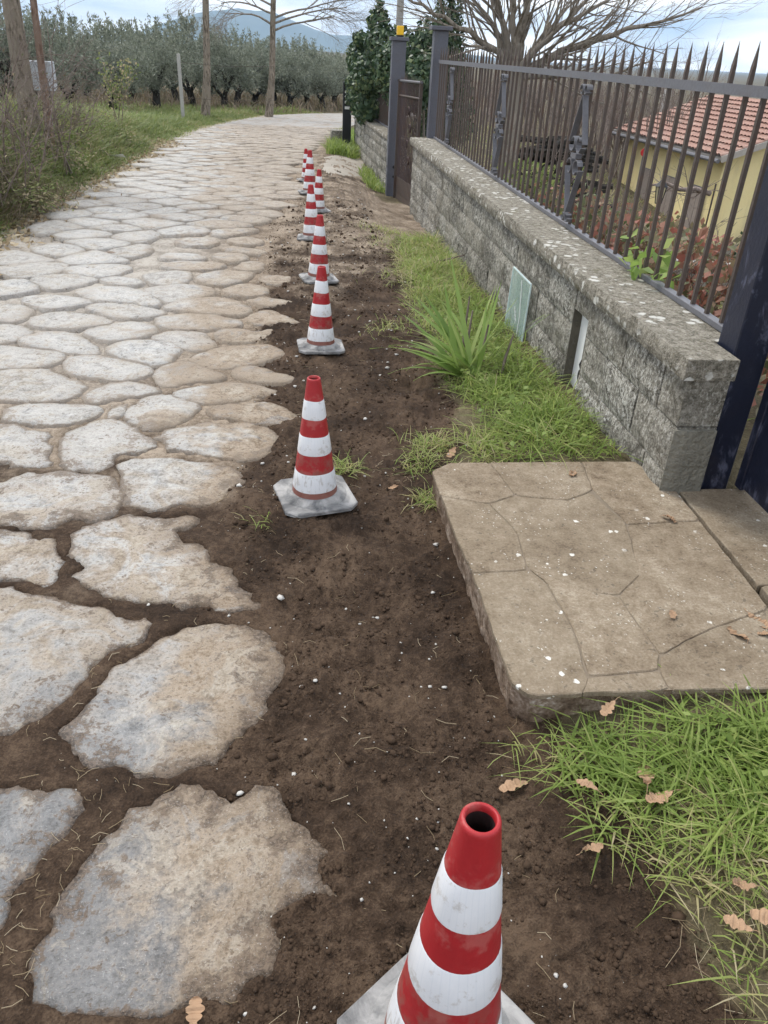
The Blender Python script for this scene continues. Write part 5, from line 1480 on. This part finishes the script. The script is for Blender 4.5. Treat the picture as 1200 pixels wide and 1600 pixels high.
for yw in (1.15, 3.15, 5.2):
    wn_ = MB().box(-.03, .02, yw - .42, yw + .42, hh - 2.15, hh - .95).build('window', M['rail'], house)
    for s in (-1, 1):
        f = MB().box(-.075, -.032, yw + s * .21 - .20, yw + s * .21 + .20, hh - 2.13, hh - .97, .004).build('shutter', shut, wn_)
        mb = MB()
    MB().box(-.12, .02, yw - .5, yw + .5, hh - 2.22, hh - 2.152).build('sill', gr_wood, wn_)
MB().tube([(-.06, -.02, hh - .1), (-.06, -.02, .1)], .045, 8).build('downpipe', mr, house)
# chimney pole, sign, lantern, pergola, kerb
cp2 = aty(1037, 175, 34); e = empty('pale_pole', (cp2.x, 34, G(cp2.x, 34) - .2)); tag(e, 'pale pole rising behind the tiled roof', 'pole')
MB().tube([(0, 0, 0), (0, 0, aty(1040, 140, 34).z - e.location.z)], .16, 8).build('shaft', plain('pale_grey_pole', (.5, .48, .45), .9, .1, 8, .003), e)
rs = aty(1011, 238, 24.5); e = empty('round_sign', (rs.x - .1, 24.5, 0)); e.location.z = G(rs.x - .1, 24.5); tag(e, 'small round red sign on a post before the yellow house', 'sign')
zc = rs.z - e.location.z
MB().tube([(0, 0, 0), (0, 0, zc)], .025, 6).build('post', M['rail'], e)
MB().tube([(0, -.03, zc), (0, -.045, zc)], .115, 18).build('disc', plain('red_enamel', (.45, .03, .03), .4, .1, 9, .001), e)
lt = aty(1028, 318, 13.0); e = empty('garden_lantern', (lt.x, 13, G(lt.x, 13))); tag(e, 'black garden lantern on a slim post behind the fence', 'lantern')
zl = lt.z - e.location.z
MB().tube([(0, 0, 0), (0, 0, zl)], .018, 6).build('post', blk, e)
mb = MB(); 
for k in range(4):
    a = math.pi / 4 + k * math.pi / 2; mb.tube([(.05 * math.cos(a), .05 * math.sin(a), zl), (.09 * math.cos(a), .09 * math.sin(a), zl + .26)], .008, 4)
mb.lathe([(.11, zl + .26), (.03, zl + .36), (.0, zl + .40)], 8); mb.lathe([(.0, zl - .01), (.055, zl), (.05, zl + .015)], 8); mb.build('frame', blk, e)
mb = MB(); mb.lathe([(.045, zl + .01), (.08, zl + .25)], 8); mb.build('glass', plain('lantern_glass', (.62, .55, .36), .2, .1, 9, .001), e)
pg = aty(1093, 392, 15.0); e = empty('pergola_pole', (pg.x, 15, G(pg.x, 15))); tag(e, 'thin dark pergola pole with a gnarled vine arm', 'pole')
zt = aty(1118, 287, 15).z - e.location.z
MB().tube([(0, 0, 0), (0, 0, zt)], .016, 6).build('shaft', M['iron'], e)
random.seed(8); pa = aty(1110, 303, 15) - e.location; pc = aty(1015, 290, 15) - e.location
br = [([pa, pa.lerp(pc, .25) + Vector((0, 0, .05)), pa.lerp(pc, .5), pa.lerp(pc, .75) + Vector((0, 0, .08)), pc], [.05, .045, .04, .03, .02], 0)]
for k in range(14): branch(br, pa.lerp(pc, random.random()), (random.gauss(0, 1), random.gauss(0, 1), random.gauss(0, .7)), .55, .012, 2, 3, .8, 0, 4, (2, 3), .6)
tubes_obj('vine', br, M['twig_brown'], e, lambda d: 5 if d == 0 else 3)
kb = [aty(1040, 398, 11.5), aty(1175, 410, 10.5)]
e = empty('garden_kerb', (kb[0].x, kb[0].y, min(kb[0].z, kb[1].z) - .25)); tag(e, 'pale stone kerb edging the garden bed before the house', 'kerb')
a_, b_ = kb[0] - Vector(e.location), kb[1] - Vector(e.location); d_ = b_ - a_
for k in range(5):
    p_, q_ = a_ + d_ * (k / 5 + .004) * 1.5, a_ + d_ * ((k + 1) / 5 - .004) * 1.5
    MB().strip([p_ - Vector((0, 0, .3)), q_ - Vector((0, 0, .3))], .5, .22, (0, 0, 1)).build('kerb_stone', plain('pale_kerb_stone', (.40, .37, .32), .95, .2, 7, .006) if k == 0 else bpy.data.materials['pale_kerb_stone'], e)
# dark bush at right edge, rubble pile, stone shed
c = aty(1185, 385, 9.5); e = empty('evergreen_bush', (c.x + .35, 9.5, G(c.x + .35, 9.5))); tag(e, 'dark evergreen bush behind the near gate post', 'bush')
leaf_blob('foliage', [((0, 0, .9), (.55, .5, .8)), ((.3, .2, 1.2), (.5, .5, .6))], 2600, .07, M['ivy_leaf'], e)
MB().tube([(0, 0, 0), (0, 0, 1)], .03, 5).build('stem', M['bark_olive'], e)
c = aty(868, 255, 17); e = empty('log_pile', (c.x, 17, G(c.x, 17))); tag(e, 'dark heap of cut branches in the garden behind the fence', 'log pile')
random.seed(55); zc = aty(868, 215, 17).z - e.location.z
for k in range(70):
    a = random.uniform(-.5, .5); z = random.uniform(0, zc) ; x0 = random.uniform(-.9, .9) * (1.2 - z / (zc + .5)); r_ = random.uniform(.03, .07)
    MB().tube([(x0 - .5 * math.cos(a), -.5 * math.sin(a) + random.uniform(-.5, .5), z), (x0 + .5 * math.cos(a), .5 * math.sin(a) + random.uniform(-.5, .5), z + random.uniform(-.1, .1))], r_, 6).build('log', M['bark_olive'], e)
# thicket of bare trees beyond the garden
V = []; random.seed(77); br = []
for k in range(300):
    px = random.uniform(690, 1090); Y = random.uniform(27, 46); p = aty(px, 180, Y); z0 = G(p.x, Y)
    top = aty(px, random.uniform(92, 150) + (px - 700) * .045, Y).z
    hgt = max(1.2, top - z0)
    branch(br, (p.x, Y, z0), (random.gauss(0, .12), random.gauss(0, .1), 1), hgt * .9, .035, 1, 3, .42, .06, 5, (4, 5), .45)
o = tubes_obj('woodland', br, M['twig_brown'], None, lambda d: 3); tag(o, 'brown bare thicket beyond the garden', kind='stuff')
x = rng.uniform(1.9, 14, 9000); y = 3 + 26 * rng.random(9000) ** 1.3; k = x < 2.2 + y * .55; x, y = x[k], y[k]; n = len(x)
o = blades('grass', x, y, rng.uniform(.06, .22, n), rng.uniform(.012, .026, n), rng.uniform(.3, 1.3, n), rng.uniform(0, 6.28, n), rng.beta(2.4, 2.2, n), M['dull_grass']); tag(o, 'rough garden grass behind the fence', kind='stuff')

# ------------------------------------------------------------------ mountains and air
def mountain(name, pts, Y, depth, m):
    xs = [aty(a, b, Y) for a, b in pts]; X = np.array([p.x for p in xs]); Z = np.array([p.z for p in xs])
    n = 160; x = np.linspace(X[0], X[-1], n); z = np.interp(x, X, Z) + fbm(x / 260, x * 0 + 3, 4, 5) * 9
    rows = []
    for t in np.linspace(-1, 1, 25):
        s_ = (1 - abs(t)) ** 1.15; yy_ = Y + t * depth + fbm(x / 300, np.full(n, t * 2), 3, 7) * 60 * (1 - abs(t))
        zz_ = -40 + (z + 40) * s_ + fbm(x / 190, np.full(n, t * 5), 4, 9) * 26 * (1 - s_) * s_ * 2
        rows.append(np.column_stack([x, yy_, zz_]))
    V = np.vstack(rows); ii = np.arange(25 * n).reshape(25, n)
    F = np.stack([ii[:-1, :-1].ravel(), ii[:-1, 1:].ravel(), ii[1:, 1:].ravel(), ii[1:, :-1].ravel()], 1)
    return tag(link(name, np_mesh(name, V, F), m, smooth=True), kind='structure')
mm = plain('far_forest', (.055, .07, .05), .95, .3, .01, .5)
mountain('mountain', [(-700, 75), (-300, 70), (0, 72), (140, 66), (230, 46), (270, 30), (320, 17), (370, 13), (420, 19), (470, 38), (520, 52), (560, 57), (620, 72), (760, 88), (1000, 112), (1400, 135)], 4200, 650, mm)
mountain('mountain', [(500, 96), (640, 92), (760, 96), (900, 110), (1000, 120), (1060, 122), (1110, 118), (1170, 126), (1250, 130), (1400, 138), (1700, 160)], 2300, 700, mm)
hq = NT('haze_air')
pv = hq.n('ShaderNodeVolumePrincipled', {'Color': (.56, .78, 1.0, 1), 'Density': 2.1e-4, 'Anisotropy': 0.0})
oo = hq.n('ShaderNodeOutputMaterial'); hq.t.links.new(pv.outputs[0], oo.inputs['Volume'])
hz = MB().box(-6900, 6900, -300, 4950, -60, 215).build('haze', hq.m); tag(hz, 'pale blue haze between the camera and the mountains', kind='stuff')

# ------------------------------------------------------------------ small litter on the ground
def oak_leaf(seed):
    random.seed(seed); n = 22; L_ = .085; V = [(0, 0, 0)]; F = []
    cols = []
    for i in range(n + 1):
        t = i / n; w_ = .027 * math.sin(math.pi * min(.985, t * .93 + .05)) ** .65 * (.58 + .46 * abs(math.sin(t * 11.5 + .5)) ** .8) * (.45 + .7 * t if t < .8 else 1.0)
        cz = .010 * math.sin(t * 3 + seed) + .006 * random.random()
        cols.append(((t - .5) * L_, w_, cz))
    V, F = [], []
    for x_, w_, cz in cols:
        up_ = .25 + .35 * math.sin(x_ * 60 + seed * 2)
        V += [(x_, -w_, cz + w_ * up_), (x_, 0, cz), (x_, w_ * random.uniform(.9, 1.05), cz + w_ * up_ * .8)]
    for i in range(n): F += [(3 * i, 3 * i + 1, 3 * i + 4, 3 * i + 3), (3 * i + 1, 3 * i + 2, 3 * i + 5, 3 * i + 4)]
    mb = MB().add(V, F); mb.tube([(-.0425, 0, cols[0][2]), (-.055, .002, .004), (-.066, .006, .002)], .0012, 4)
    me = mb.mesh('oak_leaf'); me.materials.append(M['dead_leaf']); return me
LM = [oak_leaf(s) for s in (1, 2, 3, 4)]
LV = [(801, 1237, 'g', 1.2, 'dead oak leaf on the bare soil above the nearest cone'), (1000, 1240, 'g', 1.5, 'larger curled oak leaf in the middle of the grass tuft'), (1020, 1275, 'g', 1.3, 'pale oak leaf just below the curled one in the grass'),
      (950, 1108, 's', 1.0, 'oak leaf leaning on the front edge of the flagged step'), (1050, 962, 's', .9, 'single oak leaf lying on the middle of the flagstones'), (1152, 992, 's', 1.0, 'oak leaf at the right end of the flagged step'),
      (1185, 972, 's', 1.1, 'brown oak leaf on the joint by the threshold slab'), (1190, 992, 's', .9, 'oak leaf lowest of the cluster by the threshold slab'), (908, 1262, 'g', 1.0, 'oak leaf at the left fringe of the grass tuft'),
      (917, 1357, 'g', 1.0, 'oak leaf on the soil edge left of the yellowed grass'), (1148, 1412, 'g', 1.1, 'orange-brown oak leaf low in the yellowed grass'), (1140, 1470, 'g', 1.0, 'oak leaf among roots near the bottom right corner'),
      (1185, 1465, 'g', 1.0, 'oak leaf at the right border of the yellowed grass'), (305, 1592, 'g', 1.1, 'oak leaf at the foot of the biggest paving stone'), (614, 764, 'g', .9, 'oak leaf on the soil between cone and step'),
      (895, 741, 's', .9, 'oak leaf at the back edge of the flagged step'), (1045, 813, 's', .9, 'reddish oak leaf in the joint behind the flagstones'), (705, 716, 'g', 1.0, 'oak leaf in the grass at the back left corner of the step'), (690, 705, 'g', .9, 'curled oak leaf tucked in the grass behind the step')]
for i, (px, py, on, s, lb) in enumerate(LV):
    p = gp(px, py, 0.0)
    if on == 's':
        p = C_O + ray(px, py) * ((SZ - CAM_H) / ray(px, py)[2]); z = SZ + .004
    else: z = GS(p[0], p[1]) + (.006 if py > 1500 or px < 880 else .05)
    o = link('oak_leaf', LM[i % 4], None); o.location = (p[0], p[1], z); s *= random.uniform(.6, .85); o.scale = (s, s * random.uniform(.8, 1.15), s * random.uniform(.5, 1.6)); o.rotation_euler = (random.uniform(-.25, .25), random.uniform(-.25, .25), random.uniform(0, 6.28))
    tag(o, lb, 'leaf', 'dead oak leaves')

ICO = bmesh.new(); bmesh.ops.create_icosphere(ICO, subdivisions=1, radius=1.0)
iv = np.array([tuple(v.co) for v in ICO.verts]); ICO.verts.index_update(); ifc = np.array([[v.index for v in f.verts] for f in ICO.faces]); ICO.free()
M['crumb'] = plain('soil_crumb', (.058, .038, .025), .95, .35, 60, .0005, spec=.1)
def lumps(name, X, Y, Rr, m, label, flat=.7, embed=.3, z=None, jit=.16):
    n = len(X); Z = (gs(X, Y) if z is None else z) + Rr * (flat - embed)
    D = iv[None] * (1 + rng.normal(0, jit, (n, len(iv), 1))) * Rr[:, None, None] * np.column_stack([rng.uniform(.7, 1.3, n), rng.uniform(.7, 1.3, n), rng.uniform(flat * .7, flat * 1.2, n)])[:, None]
    a = rng.uniform(0, 6.28, n)[:, None]; x_, y_ = D[..., 0] * np.cos(a) - D[..., 1] * np.sin(a), D[..., 0] * np.sin(a) + D[..., 1] * np.cos(a)
    V = np.stack([x_ + X[:, None], y_ + Y[:, None], D[..., 2] + Z[:, None]], -1).reshape(-1, 3)
    F = (np.arange(n)[:, None, None] * len(iv) + ifc[None]).reshape(-1, 3)
    o = link(name, np_mesh(name, V, F, {'dry': np.repeat(rng.random(n) * .25 + .6 * sstep(3.2, 7.5, Y), len(iv)), 'veg': np.zeros(n * len(iv))}), m, smooth=m is M['crumb']); tag(o, label, kind='stuff'); return o
# crumbs of soil in the dug strip
n0 = 26000; y = .62 + 9.5 * rng.random(n0) ** 2.2; x = rng.uniform(-.35, .95, n0)
k = (x > road_right(y) - .22 + .1 * rng.normal(size=n0)) & (x < np.interp(y, [0, .8, 1.3, 1.45, 2.9, 3.5, 8], [.95, .85, .62, .53, .52, .8, .85])); x, y = x[k], y[k]
k = fbm(x * 4, y * 4, 3, 77) > -.12 - .3 * rng.random(len(x)); x, y = x[k], y[k]
lumps('soil_crumbs', x, y, rng.gamma(1.4, .0012, len(x)) * (1 + .06 * y) + .001, M['crumb'], 'loose dark crumbs of soil on the dug strip')
k = rng.random(len(x)) < .016
lumps('soil_clods', x[k], y[k], rng.uniform(.005, .012, k.sum()) * (1 + .1 * y[k]), M['crumb'], 'larger dark clods on the dug strip', .75, .35)
# pale grit
m_grit = plain('pale_grit', (.46, .44, .40), .85, .3, 40, .001)
n0 = 1050; y = .6 + 11 * rng.random(n0) ** 1.7; x = rng.uniform(-.4, .9, n0); k = (x > road_right(y) - .25) & (x < .53 + .3 * (y > 3)); x, y = x[k], y[k]
lumps('pale_pebbles', x, y, rng.gamma(1.3, .0012, len(x)) * (1 + .14 * y) + .0009, m_grit, 'small pale pebbles scattered over the dug strip', .55, .15, jit=.3)
n0 = 360; y = .6 + 7 * rng.random(n0) ** 1.4; x = rng.uniform(-2.4, -.1, n0)
lumps('road_grit', x, y, rng.gamma(1.3, .0011, n0) * (1 + .15 * y) + .0008, m_grit, 'pale grit caught in the joints of the paving', .55, .05, jit=.3)
# straw and roots
def straws(name, X, Y, L_, label, m, z=None):
    br = []; mb = MB()
    for x_, y_, l in zip(X, Y, L_):
        a = random.uniform(0, 6.28); c1 = a + random.uniform(-.9, .9); zz = GS(x_, y_) + .004
        p0 = Vector((x_, y_, zz)); p1 = p0 + Vector((math.cos(a), math.sin(a), random.uniform(0, .25))) * l * .5; p2 = p1 + Vector((math.cos(c1), math.sin(c1), random.uniform(-.3, .1))) * l * .5
        p2.z = max(p2.z, zz - .002); mb.strip([p0, p1, p2], random.uniform(.0009, .0022) * (1 + .12 * y_), .0006, (0, 0, 1))
    me = mb.mesh(name); at = me.attributes.new('rnd', 'FLOAT', 'POINT'); at.data.foreach_set('value', np.repeat(rng.random(len(me.vertices) // 12 + 1), 12)[:len(me.vertices)].astype(np.float32))
    tag(link(name, me, m), label, kind='stuff')
random.seed(3)
sx, sy, sl_ = [], [], []
for px, py, r_, n_ in [(300, 925, .10, 26), (260, 925, .1, 16), (190, 1250, .07, 24), (110, 1310, .06, 22), (70, 1400, .05, 16), (10, 1530, .05, 34), (160, 1200, .12, 26), (30, 1160, .14, 24), (150, 1050, .06, 20), (340, 640, .2, 40), (150, 655, .15, 26), (380, 525, .2, 30), (440, 800, .12, 40), (860, 1190, .05, 14), (620, 740, .12, 30), (1030, 790, .08, 24), (640, 500, .15, 40), (620, 420, .25, 60)]:
    c = gp(px, py); sx += list(rng.normal(c.x, r_, n_)); sy += list(rng.normal(c.y, r_, n_)); sl_ += list(rng.uniform(.012, .045, n_))
straws('straw', sx, sy, sl_, 'bits of dry straw in the joints of the paving', M['straw'])
n0 = 210; y = .62 + 8 * rng.random(n0) ** 1.8; x = rng.uniform(-.25, .6, n0)
straws('root_threads', x, y, rng.uniform(.015, .07, n0), 'thin pale roots and stems on the bare soil', M['straw'])
n0 = 420; x = rng.uniform(.68, 1.5, n0); y = rng.uniform(.45, 1.15, n0); k = x > .78; 
straws('dry_stalks', x[k], y[k], rng.uniform(.04, .12, k.sum()), 'dry stalks tangled in the yellowed grass', M['straw'])
# loose things
p = gp(172, 396); o = empty('loose_stone', (p.x, p.y, GS(p.x, p.y) + .01)); tag(o, 'loose brown stone lying on the pale paving at left', 'stone')
V = iv * np.array([.10, .055, .04]) * (1 + rng.normal(0, .12, (len(iv), 1))) + np.array([0, 0, .03]); link('stone_lump', np_mesh('stone_lump', V, ifc), plain('brown_stone', (.22, .17, .13), .9, .3, 20, .006), o)
p = gp(170, 247); o = empty('plastic_scrap', (p.x, p.y, GS(p.x, p.y) + .03)); tag(o, 'white scrap of plastic lying on the left verge', 'litter')
me = MB().add([(-.25, 0, .02), (-.12, -.03, .12), (.05, 0, .03), (.22, .02, .05), (.25, .06, .0), (.0, .06, .0), (-.2, .05, .0)], [(0, 1, 6), (1, 2, 5, 6), (2, 3, 4, 5)]).build('sheet', white, o)
p = gp(690, 424); o = empty('fallen_stick', (p.x, p.y, GS(p.x, p.y) + .02)); tag(o, 'brown stick lying across the verge grass beyond the iris', 'stick')
MB().tube([(-.22, -.06, .01), (0, 0, .045), (.25, .08, .09)], [.008, .009, .005], 6).build('wood', M['twig_brown'], o)
# leaf litter along the left edge of the paving
n0 = 1500; y = 6.2 + 12 * rng.random(n0) ** 1.3; x = road_left(y) - rng.normal(.08, .16, n0); k = x > -3.3; x, y = x[k], y[k]; n = len(x)
C = np.column_stack([x, y, gs(x, y) + .02]); o = link('leaf_litter', leaf_mesh('leaf_litter', C, rng.normal(size=(n, 3)) * .5 + np.array([0, 0, 1]), rng.uniform(.04, .10, n), rng.uniform(.025, .06, n)), M['straw']); tag(o, 'dead leaf litter along the left edge of the paving', kind='stuff')
# broad-leaved weeds in the near grass and small seedlings on the soil
x, y = scatter([(.95, 1.42), (2.0, 1.44), (2.0, .6), (1.25, .75), (1.05, 1.0)], 900, .1, 33); n = len(x)
C = np.column_stack([x, y, gs(x, y) + rng.uniform(.02, .085, n)])
o = link('clover', leaf_mesh('clover', C, rng.normal(size=(n, 3)) * .45 + np.array([0, 0, 1]), rng.uniform(.014, .034, n), rng.uniform(.012, .028, n), rv=rng.random(n) * .5), M['grass']); tag(o, 'broad clover-like weeds at the right border of the near grass', kind='stuff')
x, y = scatter([(.85, 2.9), (1.40, 2.9), (1.40, 5.4), (.9, 5.2), (.82, 4.0)], 420, .1, 35); n = len(x)
C = np.column_stack([x, y, gs(x, y) + rng.uniform(.02, .10, n)])
o = link('clover', leaf_mesh('clover', C, rng.normal(size=(n, 3)) * .45 + np.array([0, 0, 1]), rng.uniform(.02, .05, n), rng.uniform(.014, .034, n), rv=rng.random(n) * .6), M['grass']); tag(o, 'broad-leaved weeds in the grass along the wall', kind='stuff')
x, y = scatter([(.62, 2.9), (1.2, 2.9), (1.25, 8.2), (.82, 8.0), (.74, 5.5), (.68, 3.3)], 130, .1, 36)
straws('dry_stalks', x, y, rng.uniform(.05, .16, len(x)), 'dry stalks lying in the verge grass by the wall', M['straw'])
